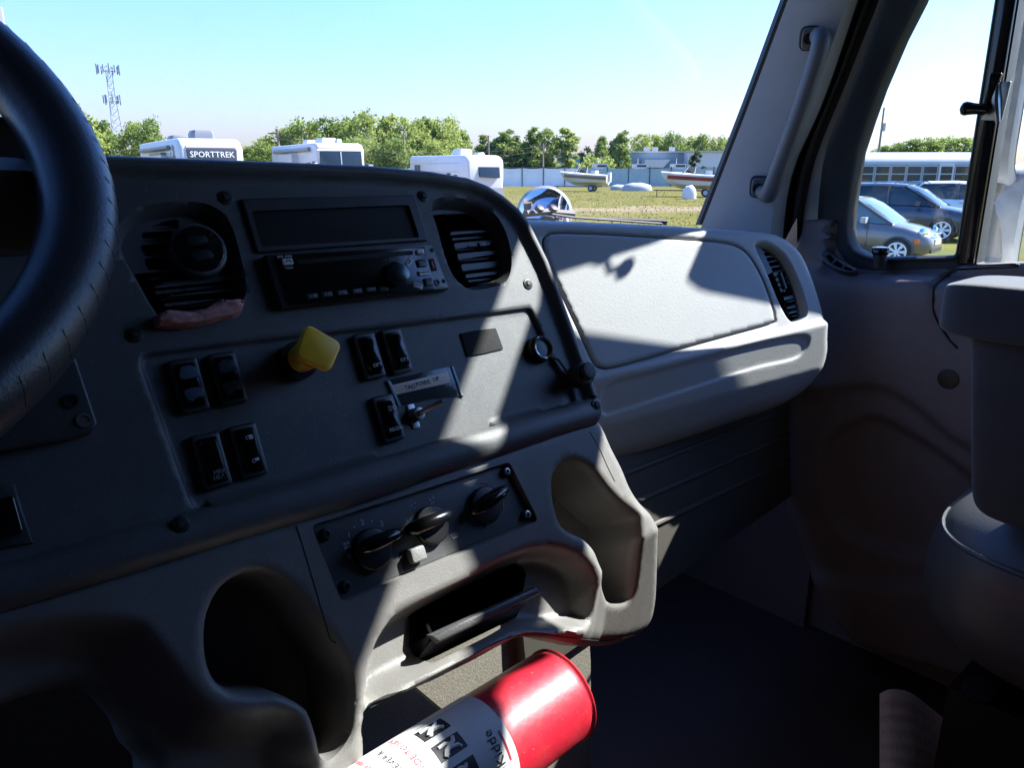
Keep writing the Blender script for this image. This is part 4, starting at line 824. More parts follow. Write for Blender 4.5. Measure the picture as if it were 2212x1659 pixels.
# ------------------------------------------------------------------ unseen visor added at the side window, outline cut to shade the console
sv = thing('visor_blocker', (1.33, .2, 2.74), 'unseen grey visor added above the passenger window to shade the console', 'sun visor')
PSV = PX(1.325); plate('blocker_pad', PSV, fillet([(-y-.014, z-.035-2.1) for y, z in ((.305, 2.735), (.124, 2.735), (.112, 2.70), (.10, 2.665), (.075, 2.668), (.055, 2.69), (-.05, 2.70), (-.065, 2.665), (-.05, 2.64), (.05, 2.632), (.08, 2.60), (.09, 2.55), (.13, 2.545), (.2, 2.565), (.305, 2.59))], [.03, .008, .01, .006, .006, .01, .015, .015, .015, .01, .01, .01, .02, .02, .03]), -.01, .01, lining_m, sv, .006); MB().box((1.33, .156, 2.77), (.012, .036, .16)).build('blocker_post', black_m, sv, smooth=False); tube('blocker_rod', [(1.325, .27, 2.68), (1.322, .40, 2.74), (1.30, .50, 2.80)], .006, chrome_m, sv, 8)  # rear tongue and clip added to shade the extinguisher label and heater plate
hk = thing('shadow_knob', (1.34, .53, 2.5), 'unseen round knob added at the passenger window top to cast its shadow', 'hook')  # unseen hook, added to drop a ball shadow on the glove box
MB().tube([(1.33, .519, 2.431), (1.33, .519, 2.434), (1.33, .519, 2.44), (1.33, .519, 2.446), (1.33, .519, 2.450)], [.003, .0075, .0095, .0075, .003], 14).build('knob', black_m, hk); tube('stem', [(1.33, .519, 2.448), (1.332, .514, 2.465), (1.342, .522, 2.50)], .003, black_m, hk, 8); MB().box((1.345, .528, 2.51), (.012, .03, .03)).build('base', black_m, hk)
# ================================================================== OUTSIDE
hd = np.array([math.sin(HEAD), math.cos(HEAD)]); rv = np.array([math.cos(HEAD), -math.sin(HEAD)])
def gnd(u, D, z=0.): p = hd*D+rv*D*(u-CU)/1713; return np.array([p[0], p[1], z])
def hgt(v, D): return 2.1+(370-v)/1713*D
def place(name, u, D, yaw, label, cat, group=None, z=0.):
    """an outdoor thing: x to the right of the view, y away, z up, turned by yaw"""
    o = bpy.data.objects.new(name, None); COL.objects.link(o); o.location = gnd(u, D, z); o.rotation_euler = (0, 0, -HEAD+yaw); return tag(o, label, cat, group)
def quad(q, th=.01):
    """thin slab behind a quad (counter-clockwise seen from outside)"""
    q = [np.array(p, float) for p in q]; n = np.cross(q[1]-q[0], q[2]-q[0]); n /= np.linalg.norm(n)
    return MB().add([*q, *[p-n*th for p in q]], [(0, 1, 2, 3), (7, 6, 5, 4), (0, 4, 5, 1), (1, 5, 6, 2), (2, 6, 7, 3), (3, 7, 4, 0)])
# ground
def ground_mat():
    m = bpy.data.materials.new('field grass'); m.use_nodes = True; nt = m.node_tree; L = nt.links; b = nt.nodes['Principled BSDF']; b.inputs['Roughness'].default_value = .95; b.inputs['Specular IOR Level'].default_value = .1
    tc = nt.nodes.new('ShaderNodeTexCoord')
    def noise(s, d=8, r=.6):
        n = nt.nodes.new('ShaderNodeTexNoise'); n.inputs['Scale'].default_value = s; n.inputs['Detail'].default_value = d; n.inputs['Roughness'].default_value = r; L.new(tc.outputs['Object'], n.inputs['Vector']); return n.outputs['Fac']
    rp = nt.nodes.new('ShaderNodeValToRGB'); e = rp.color_ramp.elements; e[0].position = .32; e[0].color = (.070, .080, .006, 1); e[1].position = .68; e[1].color = (.165, .135, .022, 1); e.new(.5).color = (.115, .110, .010, 1)
    L.new(noise(.35, 9, .7), rp.inputs[0])
    # gravel track crossing the field, wide soft edges broken by noise
    sx = nt.nodes.new('ShaderNodeSeparateXYZ'); L.new(tc.outputs['Object'], sx.inputs[0])
    a = nt.nodes.new('ShaderNodeMath'); a.operation = 'MULTIPLY'; L.new(sx.outputs[0], a.inputs[0]); a.inputs[1].default_value = float(hd[0])
    b2 = nt.nodes.new('ShaderNodeMath'); b2.operation = 'MULTIPLY_ADD'; L.new(sx.outputs[1], b2.inputs[0]); b2.inputs[1].default_value = float(hd[1]); L.new(a.outputs[0], b2.inputs[2])
    n2 = nt.nodes.new('ShaderNodeMath'); n2.operation = 'MULTIPLY_ADD'; L.new(noise(.16, 4), n2.inputs[0]); n2.inputs[1].default_value = 16; L.new(b2.outputs[0], n2.inputs[2])
    s_ = nt.nodes.new('ShaderNodeMath'); s_.operation = 'SUBTRACT'; L.new(n2.outputs[0], s_.inputs[0]); s_.inputs[1].default_value = 53
    ab = nt.nodes.new('ShaderNodeMath'); ab.operation = 'ABSOLUTE'; L.new(s_.outputs[0], ab.inputs[0])
    mr = nt.nodes.new('ShaderNodeMapRange'); mr.inputs[1].default_value = 5.5; mr.inputs[2].default_value = 1.0; mr.inputs[3].default_value = 0; mr.inputs[4].default_value = .8; L.new(ab.outputs[0], mr.inputs[0])
    mu = nt.nodes.new('ShaderNodeMath'); mu.operation = 'MULTIPLY'; L.new(mr.outputs[0], mu.inputs[0]); L.new(noise(1.4, 8, .8), mu.inputs[1]); m3 = nt.nodes.new('ShaderNodeMath'); m3.operation = 'MULTIPLY'; m3.use_clamp = True; m3.inputs[1].default_value = 1.9; L.new(mu.outputs[0], m3.inputs[0])
    mx = nt.nodes.new('ShaderNodeMix'); mx.data_type = 'RGBA'; L.new(m3.outputs[0], mx.inputs[0]); L.new(rp.outputs[0], mx.inputs[6]); mx.inputs[7].default_value = (.24, .19, .11, 1); L.new(mx.outputs[2], b.inputs['Base Color']); return m
gr_m = ground_mat()
g0 = MB().add([(-1500, -1500, 0), (1500, -1500, 0), (1500, 1500, 0), (-1500, 1500, 0)], [(0, 1, 2, 3)]).build('ground', gr_m, smooth=False); struct(g0)
gb = mat('grass blades', (.15, .14, .014), .8, var=.6, vscale=.5); gv_, gf = [], []
for i in range(9000):
    D = 28+60*RNG.random()**1.3; u = RNG.uniform(1080, 2230); p = gnd(u, D); h = RNG.uniform(.03, .07)*(2.6 if RNG.random() < .06 else 1); w = .035; a = RNG.uniform(0, 3.14); d_ = np.array([math.cos(a), math.sin(a), 0])*w; tp2 = p+np.array([RNG.normal(0, .04), RNG.normal(0, .04), h]); n = len(gv_); gv_ += [p-d_, p+d_, tp2]; gf.append((n, n+1, n+2))
go = mesh('field_grass', gv_, gf, gb, smooth=False); go['kind'] = 'stuff'; tag(go, 'sparse yellow green grass blades over the open field', 'grass')
for (u, v) in (((1985, 545)), ((2075, 548)), ((2112, 548)), ((1960, 556))):
    pass
# ---- foliage
def leaf_mat(name, c):
    m = bpy.data.materials.new(name); m.use_nodes = True; nt = m.node_tree; L = nt.links; nt.nodes.remove(nt.nodes['Principled BSDF']); out = nt.nodes['Material Output']
    oi = nt.nodes.new('ShaderNodeObjectInfo'); tc = nt.nodes.new('ShaderNodeTexCoord'); nz = nt.nodes.new('ShaderNodeTexNoise'); nz.inputs['Scale'].default_value = .9; nz.inputs['Detail'].default_value = 5; L.new(tc.outputs['Object'], nz.inputs['Vector'])
    ad = nt.nodes.new('ShaderNodeMath'); ad.operation = 'MULTIPLY_ADD'; L.new(oi.outputs['Random'], ad.inputs[0]); ad.inputs[1].default_value = .5; L.new(nz.outputs['Fac'], ad.inputs[2])
    rp = nt.nodes.new('ShaderNodeValToRGB'); e = rp.color_ramp.elements; e[0].position = .35; e[0].color = (c[0]*.55, c[1]*.62, c[2]*.6, 1); e[1].position = .95; e[1].color = (c[0]*1.6, c[1]*1.35, c[2]*1.1, 1); L.new(ad.outputs[0], rp.inputs[0])
    df = nt.nodes.new('ShaderNodeBsdfDiffuse'); tl = nt.nodes.new('ShaderNodeBsdfTranslucent'); mx = nt.nodes.new('ShaderNodeMixShader'); mx.inputs[0].default_value = .45
    for n in (df, tl): L.new(rp.outputs[0], n.inputs[0])
    L.new(df.outputs[0], mx.inputs[1]); L.new(tl.outputs[0], mx.inputs[2]); L.new(mx.outputs[0], out.inputs[0]); return m
leaf_m = leaf_mat('tree leaves', (.21, .29, .07)); shrub_m = leaf_mat('dark shrub leaves', (.035, .060, .018)); bark_m = mat('bark', (.09, .07, .05), .9)
def crown_mesh(seed, hgt_, wid, n, size, low=.22, lobes=13, m_=None):
    r = np.random.default_rng(seed); V, Fc = [], []; cl = []
    for i in range(lobes):
        f = low+(1-low)*(i+.5)/lobes*.96; prof = math.sin(math.pi*min(1, .16+.80*(f-low)/(1-low)))**.7; a = i*2.4+r.uniform(-.5, .5); rad = wid*.5*prof*r.uniform(.15, .85)
        cl.append((np.array([math.cos(a)*rad, math.sin(a)*rad, f*hgt_]), wid*r.uniform(.09, .2)*(.6+.5*prof)))
    w_ = np.array([c[1]**2 for c in cl]); w_ /= w_.sum()
    for i in range(n):
        c, rr_ = cl[r.choice(len(cl), p=w_)]; d = r.normal(size=3); d /= np.linalg.norm(d); d[2] *= .75; p = c+d*rr_*abs(r.normal(.8, .32))
        if p[2] < hgt_*low*.5: continue
        t = r.normal(size=3); t[2] -= .4; t /= np.linalg.norm(t); s = np.cross(t, d+r.normal(0, .6, 3)); s /= np.linalg.norm(s)+1e-9; q = size*r.uniform(.4, 1.2); k = len(V)
        V += [p-t*q*.5, p+s*q*.35, p+t*q*.5, p-s*q*.35]; Fc.append((k, k+1, k+2, k+3))
    me = bpy.data.meshes.new('crown'); me.from_pydata([tuple(map(float, v)) for v in V], [], Fc); me.materials.append(m_ or leaf_m); return me, cl
def trunk_mesh(seed, h, w, cl):
    r = np.random.default_rng(seed+100); M = MB(); zz = np.linspace(0, h*.8, 7); M.tube([np.array([w*.02*math.sin(z*.9+seed), w*.02*math.cos(z*.7), z]) for z in zz], np.interp(zz, [0, h*.8], [.035*h*.55, .006*h]), 7)
    for c, rr_ in cl[:7]: z0 = max(h*.2, c[2]*.62); M.tube([np.array([0, 0, z0]), np.array([c[0]*.5, c[1]*.5, (z0+c[2])/2]), c], [.010*h*.6, .007*h*.6, .003*h], 5)
    me = bpy.data.meshes.new('trunk'); me.from_pydata(M.v, [], M.f); me.materials.append(bark_m); return me
VAR = []
for k in range(7):
    h, w = 10., (7.5, 6.2, 8.4, 5.0, 6.8, 4.2, 9.0)[k]; me, cl = crown_mesh(k+1, h, w, 5200, .50, low=(.06, .05, .06, .04, .06, .04, .06)[k], lobes=(26, 22, 30, 20, 24, 18, 32)[k]); VAR.append((me, trunk_mesh(k, h, w, cl), w))
ORD = ['first', 'second', 'third', 'fourth', 'fifth', 'sixth', 'seventh', 'eighth', 'ninth', 'tenth', 'eleventh', 'twelfth', 'thirteenth', 'fourteenth', 'fifteenth', 'sixteenth', 'seventeenth', 'eighteenth', 'nineteenth', 'twentieth']
def tree(u, v, wpx, D, label, group, var=None, zb=0., name='deciduous_tree'):
    k = random.randrange(7) if var is None else var; me, tm, w = VAR[k]; H = hgt(v, D)-zb; W = wpx*1.3*D/1713; s = H/10.
    o = place(name, u, D, random.uniform(0, 6.28), label, 'tree', group, zb); 
    for nm, m_ in (('crown', me), ('trunk', tm)):
        c = bpy.data.objects.new(nm, m_); COL.objects.link(c); c.parent = o; c.scale = (W/w, W/w, s)
rowL = [(178, 236, 95, 105, 0), (232, 268, 60, 118, 4), (298, 266, 75, 125, 2), (338, 264, 70, 122, 6)]
for i, (u, v, w, D, k) in enumerate(rowL): tree(u, v, w, D, f'leafy tree by the lattice tower, {ORD[i]} from the left', 'trees by the tower', k)
rowM = [(512, 312, 62, 150, 1), (548, 318, 50, 150, 4), (578, 300, 70, 140, 2), (618, 282, 88, 138, 0), (662, 266, 92, 135, 6), (712, 258, 88, 138, 2), (752, 262, 80, 142, 0), (797, 251, 96, 136, 6), (842, 258, 84, 140, 0), (888, 258, 88, 136, 2), (926, 262, 80, 140, 4), (966, 260, 84, 138, 6), (1000, 285, 50, 142, 1)]
for i, (u, v, w, D, k) in enumerate(rowM): tree(u, v, w, D, f'full green tree in the wood behind the motorhome, {ORD[i]} from the left', 'trees of the wood behind the caravans', k)
for i, (u, v, w) in enumerate(((600, 318, 90), (690, 305, 100), (780, 300, 100), (860, 302, 100), (945, 305, 90))): tree(u, v, w, 126, f'low dense tree at the front edge of the wood, {ORD[i]} from the left', 'low trees along the wood edge', 6)
rowT = sorted([(1046, 294, 44, 150, 5), (1088, 282, 58, 150, 3), (1118, 296, 34, 152, 5), (1152, 277, 52, 148, 3), (1182, 283, 50, 150, 1), (1226, 280, 50, 150, 5), (1338, 284, 46, 170, 3), (1300, 298, 40, 175, 1)])
for i, (u, v, w, D, k) in enumerate(rowT): tree(u, v, w, D, f'slender tree with gaps of sky behind the fence, {ORD[i]} from the left', 'slender trees behind the fence', k)
rowR = [(1385, 291, 55, 210, 2), (1418, 296, 50, 212, 0), (1450, 292, 60, 208, 6), (1484, 297, 52, 214, 2), (1516, 295, 56, 210, 0), (1548, 300, 52, 212, 6), (1575, 300, 50, 214, 2)]
for i, (u, v, w, D, k) in enumerate(rowR): tree(u, v, w, D, f'distant tree behind the flat roofed building, {ORD[i]} from the left', 'trees behind the building', k)
rowH = [(1888, 326, 34), (1912, 318, 40), (1938, 312, 44), (1966, 305, 44), (1992, 299, 46), (2020, 303, 44), (2046, 300, 44), (2074, 301, 44), (2102, 299, 44), (2150, 300, 50), (2195, 303, 50)]
for i, (u, v, w) in enumerate(rowH): tree(u, v, w*1.5, 300, f'far tree on the low rise beyond the bus, {ORD[i]} from the left', 'trees on the rise beyond the bus', (2, 0, 6, 1)[i % 4])
ug_v, ug_f = [], []
for i in range(15000):
    u = RNG.uniform(480, 1600); D = RNG.uniform(150, 172) if u < 1330 else RNG.uniform(216, 236); hh = (5.2 if u < 1020 else 4.0)+1.2*math.sin(u*.05)+.8*math.sin(u*.13); q = gnd(u, D, hh*RNG.random()**.6); t = RNG.normal(size=3); t /= np.linalg.norm(t); s = np.cross(t, RNG.normal(size=3)); s /= np.linalg.norm(s); w = RNG.uniform(.3, .9); n = len(ug_v); ug_v += [q-t*w*.5, q+s*w*.35, q+t*w*.5, q-s*w*.35]; ug_f.append((n, n+1, n+2, n+3))
ug = mesh('undergrowth', ug_v, ug_f, leaf_m, smooth=False); ug['kind'] = 'stuff'; tag(ug, 'low green scrub filling the gaps between the distant tree trunks', 'scrub')
def shrub(u, v0, v1, wpx, D, label, seed):
    H = hgt(v0, D); W = wpx*D/1713; me, cl = crown_mesh(seed, H, W*1.1, 1500, .4, low=.05, lobes=12, m_=shrub_m); o = place('evergreen_shrub', u, D, 0, label, 'shrub', 'dark shrubs by the building'); c = bpy.data.objects.new('crown', me); COL.objects.link(c); c.parent = o; t = MB().tube([(0, 0, 0), (0, 0, H*.6)], [.14, .05], 6).build('trunk', bark_m, o)
shrub(1264, 318, 372, 46, 160, 'round dark shrub standing left of the entrance canopy', 31); shrub(1322, 308, 370, 58, 158, 'taller dark shrub against the blue grey building wall', 32); shrub(1502, 328, 370, 40, 158, 'dark shrub beside the pale building wing', 33)
shrub(1110, 330, 372, 70, 146, 'dark bush under the slender trees beyond the caravan', 34); shrub(1060, 335, 372, 60, 146, 'dark bush beside the fence corner beyond the caravan', 35); shrub(1180, 335, 372, 60, 146, 'dark bush behind the white fence screen', 36)

# ---- communication tower
tw = place('lattice_tower', 262, 250, R(20), 'tall steel lattice mast with two rings of antennas above the trees', 'tower'); tws = mat('galvanised steel', (.33, .38, .42), .5, metal=.3)
Ht = hgt(152, 250)-1; M = MB()
def tw_w(z): return 3.6-(3.6-1.5)*min(1, z/(Ht*.75))
lv = np.linspace(0, Ht, 17)
for a in range(3):
    pts = [np.array([tw_w(z)*math.cos(a*2.094)*.72, tw_w(z)*math.sin(a*2.094)*.72, z]) for z in lv]; M.tube(pts, .14, 5)
    nx = [np.array([tw_w(z)*math.cos((a+1)*2.094)*.72, tw_w(z)*math.sin((a+1)*2.094)*.72, z]) for z in lv]
    for i in range(16): M.tube([pts[i], nx[i+1]], .07, 4); M.tube([nx[i], pts[i+1]], .07, 4); M.tube([pts[i], nx[i]], .06, 4)
M.build('mast', tws, tw)
for zc, rr_, n_ in ((Ht-1.2, 3.1, 12), (hgt(226, 250), 2.3, 8)):
    pf = MB().tube([np.array([rr_*.9*math.cos(t), rr_*.9*math.sin(t), zc]) for t in np.linspace(0, 6.283, 4)], .12, 5)
    for t in (0, 2.094, 4.189): pf.tube([(0, 0, zc), (rr_*math.cos(t), rr_*math.sin(t), zc)], .1, 4)
    pf.build('platform', tws, tw)
    for k in range(n_): t = 6.283*k/n_+.2; MB().box((rr_*math.cos(t), rr_*math.sin(t), zc+.3), (.32, .25, 2.3 if k % 3 else 3.0)).build('antenna', mat('antenna grey', (.30, .34, .38), .5) if 'antenna grey' not in MAT else MAT['antenna grey'], tw, smooth=False)
# ---- utility poles
wood_m = mat('weathered pole', (.22, .18, .14), .9)
def pole(u, v, D, label, cross=True, can=False):
    o = place('utility_pole', u, D, R(15), label, 'utility pole', 'utility poles'); H = hgt(v, D); tube('shaft', [(0, 0, 0), (0, 0, H)], [.17, .11], wood_m, o, 8)
    if cross: MB().box((0, 0, H-.5), (2.2, .12, .14)).build('crossarm', wood_m, o, smooth=False)
    if can: tube('transformer', [(.3, 0, H-2.9), (.3, 0, H-1.9)], .28, mat('transformer grey', (.4, .42, .43), .5), o, 12)
pole(606, 283, 95, 'utility pole with crossarm standing beside the motorhome'); pole(1173, 312, 118, 'utility pole behind the fence among the slender trees'); pole(1056, 296, 130, 'utility pole rising behind the plain white caravan', False); pole(1893, 240, 105, 'slim pole with a transformer beyond the bus', False, True); pole(875, 290, 125, 'thin pole at the edge of the wood', False)
wr = MB()
for dz in (.0, .7): a_, b_ = gnd(1173, 118, hgt(318, 118)-dz), gnd(606, 95, hgt(290, 95)-dz); wr.tube([a_*(1-f)+b_*f+np.array([0, 0, -1.6*math.sin(math.pi*f)]) for f in np.linspace(0, 1, 14)], .015, 4)
tag(wr.build('overhead_wire', rubber_m), 'thin overhead wires sagging between the utility poles', 'wires')

# ---- caravans and motorhome
rvw = mat('white gelcoat', (.60, .60, .585), .35, var=.03, vscale=1.5); rvg = mat('grey graphics', (.16, .17, .18), .4); rvd = mat('dark window', (.02, .03, .04), .08); rvl = mat('light grey trim', (.45, .46, .46), .5); taup = mat('taupe stripe', (.35, .31, .27), .5)
def shellbox(W, L, H, z0, cap, n=7):
    """body with a rounded nose: profile (y,z) lofted over the width"""
    pr = [(L, z0), (L, H-.12), (L-.12, H)]+[(cap*(1-math.sin(t))*.9+.0, H-.04-cap*.55*(1-math.cos(t))) for t in np.linspace(.05, 1.45, n)]+[(.0, z0+(H-z0)*.45), (.12, z0+.25), (.5, z0)]
    xs = [-W/2, -W/2+.05, -W/2+.14, W/2-.14, W/2-.05, W/2]; ins = [.10, .03, 0, 0, .03, .10]; cy, cz = L/2, (H+z0)/2
    rings = [[np.array([x, cy+(y-cy)*(1-i_/L), cz+(z-cz)*(1-i_*.8)]) for y, z in pr] for x, i_ in zip(xs, ins)]
    return MB().rings(rings, True, True)
def roof_unit(o, x, y, z, s=(.8, 1.0, .32), m_=rvw):
    b = MB(); sx, sy, sz = s; b.rings([[np.array([x+a*sx/2*k, y+c*sy/2*k, z+h]) for a, c in ((-1, -.8), (-.8, -1), (.8, -1), (1, -.8), (1, .8), (.8, 1), (-.8, 1), (-1, .8))] for k, h in ((1, 0), (1, sz*.6), (.85, sz), (.5, sz*1.03))], False, True); b.build('roof_unit', m_, o)
def wheel(o, x, y, r=.36, w=.2, m_=rubber_m, rim=rvl, axis=0, name='wheel'):
    ax_ = np.array([1, 0, 0]) if axis == 0 else np.array([0, 1, 0]); c = np.array([x, y, r]); t = MB().tube([c-ax_*w/2, c-ax_*w*.42, c+ax_*w*.42, c+ax_*w/2], [r*.9, r, r, r*.9], 24).build(name, m_, o)
    MB().tube([c-ax_*w*.51, c+ax_*w*.51], r*.6, 18).build('rim', rim, t); return t
class LP_: pass
def fplane(o, x, y, z, yaw=0, tilt=0): return Plane((x, y, z), yaw, tilt)
# sport trailer
r1 = place('travel_trailer', 462, 33, R(33), 'white travel trailer with grey graphics and a dark front name panel', 'caravan')
shellbox(2.5, 10.5, 3.46, .55, .75).build('body', rvw, r1)
for z, h_, y0 in ((2.65, .07, .95), (1.5, .5, .9)): quad([(-1.262, 10.2, z), (-1.262, y0, z), (-1.262, y0, z+h_), (-1.262, 10.2, z+h_)], .01).build('stripe', rvg, r1)
quad([(-1.45, 6.2, .9), (-1.45, 3.2, .9), (-1.45, 3.2, 2.85), (-1.45, 6.2, 2.85)], .3).build('slide_out', rvw, r1); quad([(-1.47, 6.25, 2.8), (-1.47, 3.15, 2.8), (-1.47, 3.15, 2.9), (-1.47, 6.25, 2.9)], .3).build('slide_trim', rvg, r1)
for y0, y1, z0, z1 in ((5.9, 4.0, 1.9, 2.6), (3.8, 3.4, 1.8, 2.6)): w_ = quad([(-1.458, y0, z0), (-1.458, y1, z0), (-1.458, y1, z1), (-1.458, y0, z1)], .02).build('window', rvl, r1); quad([(-1.462, y0-.06, z0+.06), (-1.462, y1+.06, z0+.06), (-1.462, y1+.06, z1-.06), (-1.462, y0-.06, z1-.06)], .01).build('pane', rvd, w_)
for y0, y1 in ((9.6, 8.8), (2.6, 2.0)): w_ = quad([(-1.264, y0, 1.9), (-1.264, y1, 1.9), (-1.264, y1, 2.6), (-1.264, y0, 2.6)], .02).build('window', rvd, r1)
quad([(-1.262, 1.65, .7), (-1.262, .9, .7), (-1.262, 1.15, 3.1), (-1.262, 1.5, 3.2)], .008).build('graphic', rvg, r1); quad([(-1.264, 2.9, 1.0), (-1.264, 2.75, 1.0), (-1.264, 1.9, 2.9), (-1.264, 2.05, 2.9)], .008).build('graphic', taup, r1)
tube('awning', [(-1.33, 9.9, 3.08), (-1.33, 1.9, 3.08)], .09, rvg, r1, 8)
def noseY(z): return 0.02+max(0, (z-1.9))*.30
PN = Plane((0, -.035, 2.74), 0, R(6)); pn = plate('name_panel', PN, fillet([(-.95, -.36), (.95, -.36), (1.0, .26), (-1.0, .26)], .06), -.05, .03, mat('name panel grey', (.055, .06, .07), .3), r1, .01); text('lettering', 'SPORTTREK', PN, (0, .02), .33, mat('white lettering', (.8, .8, .8), .4), pn, 0, .035); quad([(-.8, -.13, 2.48), (.8, -.13, 2.48), (.8, -.12, 2.56), (-.8, -.12, 2.56)], .01).build('underline', mat('blue line', (.06, .14, .28), .4), pn)
quad([(-1.0, -.03, 3.04), (1.0, -.03, 3.04), (1.0, .02, 3.14), (-1.0, .02, 3.14)], .01).build('stripe', taup, r1)
roof_unit(r1, .1, 2.2, 3.44, (.9, 1.1, .36), rvg); roof_unit(r1, -.5, 4.0, 3.44, (.8, 1.2, .2), rvg)
for y in (5.2, 6.1): wheel(r1, -1.05, y); wheel(r1, 1.05, y)
# motorhome
r2 = place('motorhome', 738, 41, R(30), 'white motorhome with a wide windscreen parked before the trees', 'motorhome')
shellbox(2.5, 9.5, 3.55, .5, .55).build('body', mat('off white gelcoat', (.50, .49, .47), .4), r2)
PM = Plane((0, -.05, 2.46), 0, R(6)); wsr = plate('windscreen', PM, fillet([(-1.1, -.62), (1.1, -.62), (1.1, .62), (-1.1, .62)], .08), -.06, .03, rvd, r2, .01); plate('screen_divider', PM, rrect(0, 0, .05, 1.22, .01), .02, .045, rvl, wsr, .005)
quad([(-1.2, -.03, 3.12), (1.2, -.03, 3.12), (1.2, .10, 3.34), (-1.2, .10, 3.34)], .02).build('brow', rvw, r2); quad([(-1.15, -.07, .8), (1.15, -.07, .8), (1.15, -.07, 1.4), (-1.15, -.07, 1.4)], .03).build('front_panel', taup, r2)
for y0, y1, z0, z1 in ((.9, .35, 1.5, 2.6), (2.0, 1.15, 1.5, 2.55), (5.5, 4.0, 1.7, 2.5), (8.0, 7.0, 1.8, 2.5)): quad([(-1.262, y0, z0), (-1.262, y1, z0), (-1.262, y1, z1), (-1.262, y0, z1)], .02).build('window', rvd, r2)
tube('awning', [(-1.34, 8.5, 3.2), (-1.34, 1.0, 3.2)], .11, rvg, r2, 8); quad([(-1.262, 9.3, 1.2), (-1.262, .2, 1.2), (-1.262, .2, 1.45), (-1.262, 9.3, 1.45)], .01).build('stripe', taup, r2)
quad([(-1.6, 6.6, 1.0), (-1.6, 3.6, 1.0), (-1.6, 3.6, 3.0), (-1.6, 6.6, 3.0)], .35).build('slide_out', rvl, r2)
roof_unit(r2, 0, 2.4, 3.52, (.9, 1.2, .3)); roof_unit(r2, .1, 5.6, 3.52, (.8, .8, .3)); roof_unit(r2, .3, 1.2, 3.52, (.3, .3, .22), rvl)
for s_ in (-1, 1): MB().tube([(s_*1.25, -.02, 2.5), (s_*1.5, -.12, 2.45)], .03, 6).build('mirror_arm', rvg, r2); MB().box((s_*1.55, -.12, 2.25), (.22, .1, .4)).build('mirror', rvw, r2, smooth=False)
for y in (1.5, 6.8): wheel(r2, -1.05, y, .45); wheel(r2, 1.05, y, .45)
# plain caravan with a front window
r3 = place('caravan', 1050, 46, R(33), 'plain white caravan with a dark front window and grey waist lines', 'caravan')
shellbox(2.4, 7.6, 3.05, .5, .75).build('body', rvw, r3)
PQ = Plane((.25, -.01, 2.15), 0, R(14)); fw3 = plate('front_window', PQ, fillet([(-.72, -.38), (.62, -.44), (.70, .40), (-.80, .42)], .06), -.06, .035, rvd, r3, .01); 
quad([(-1.19, -.06, .55), (1.19, -.06, .55), (1.19, -.03, 1.15), (-1.19, -.03, 1.15)], .03).build('rock_guard', mat('rock guard', (.25, .26, .26), .4), r3)
for z in (2.55, 2.05): quad([(-1.212, 7.3, z), (-1.212, 1.0, z), (-1.212, 1.0, z+.04), (-1.212, 7.3, z+.04)], .008).build('waist_line', rvl, r3)
quad([(-1.212, 6.2, .8), (-1.212, .6, .8), (-1.212, .6, 1.25), (-1.212, 6.2, 1.25)], .008).build('stripe', taup, r3)
for y0, y1, z0, z1 in ((6.9, 6.1, 2.15, 2.5), (3.9, 3.3, 1.5, 1.9), (2.6, 2.1, 1.2, 2.0), (1.7, 1.3, 1.5, 1.9)): quad([(-1.216, y0, z0), (-1.216, y1, z0), (-1.216, y1, z1), (-1.216, y0, z1)], .02).build('window', rvd, r3)
roof_unit(r3, -.1, 2.6, 3.02, (.9, 1.0, .38)); roof_unit(r3, .2, 1.1, 3.0, (.5, .5, .16)); 
for y in (3.6, 4.4): wheel(r3, -1.0, y); wheel(r3, 1.0, y)
# box truck near the left edge
bt = place('box_trailer', -205, 9.3, R(36), 'white box trailer at the left edge of the view behind the wheel rim', 'trailer')
bx = MB(); bx.box((0, 4.2, 2.55), (2.5, 8.4, 2.9)); bx.build('box', rvw, bt, smooth=False)
for x in (-1.2, 1.2, .62): MB().box((x, -.03, 2.55), (.06, .05, 2.85)).build('door_post', rvl, bt, smooth=False)
for z in (1.5, 2.55, 3.5): MB().box((1.08, -.045, z), (.26, .03, .09)).build('hinge', rvg, bt, smooth=False)
for s_ in (-.9, .9):
    for y in (5.6, 6.8): wheel(bt, s_, y, .5, .3)
MB().box((0, 4.2, 1.0), (1.0, 8.0, .25)).build('chassis', black_m, bt, smooth=False)

# ---- screened fence
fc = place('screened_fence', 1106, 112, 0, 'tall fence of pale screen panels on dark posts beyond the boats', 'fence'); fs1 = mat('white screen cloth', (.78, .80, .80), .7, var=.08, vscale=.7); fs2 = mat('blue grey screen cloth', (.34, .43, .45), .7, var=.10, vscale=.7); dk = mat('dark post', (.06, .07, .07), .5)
px_m = 112/1713
for i, u in enumerate(range(530, 1640, 46)):
    x0, x1 = (u-1106)*px_m, (u+46-1106)*px_m; y0 = 0 if u > 1080 else -.15*(u-1080)*px_m*0
    n = 6; V = [(x0+(x1-x0)*k/n, .05*math.sin(k*1.3+i), z+(-.10*math.sin(math.pi*k/n) if z > 1 else 0)) for z in (.05, 2.55) for k in range(n+1)]
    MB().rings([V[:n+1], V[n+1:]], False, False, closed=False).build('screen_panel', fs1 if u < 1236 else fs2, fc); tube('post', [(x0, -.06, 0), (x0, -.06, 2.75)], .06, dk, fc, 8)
tube('top_rail', [((530-1106)*px_m, -.05, 2.6), ((1640-1106)*px_m, -.05, 2.6)], .04, dk, fc, 6)

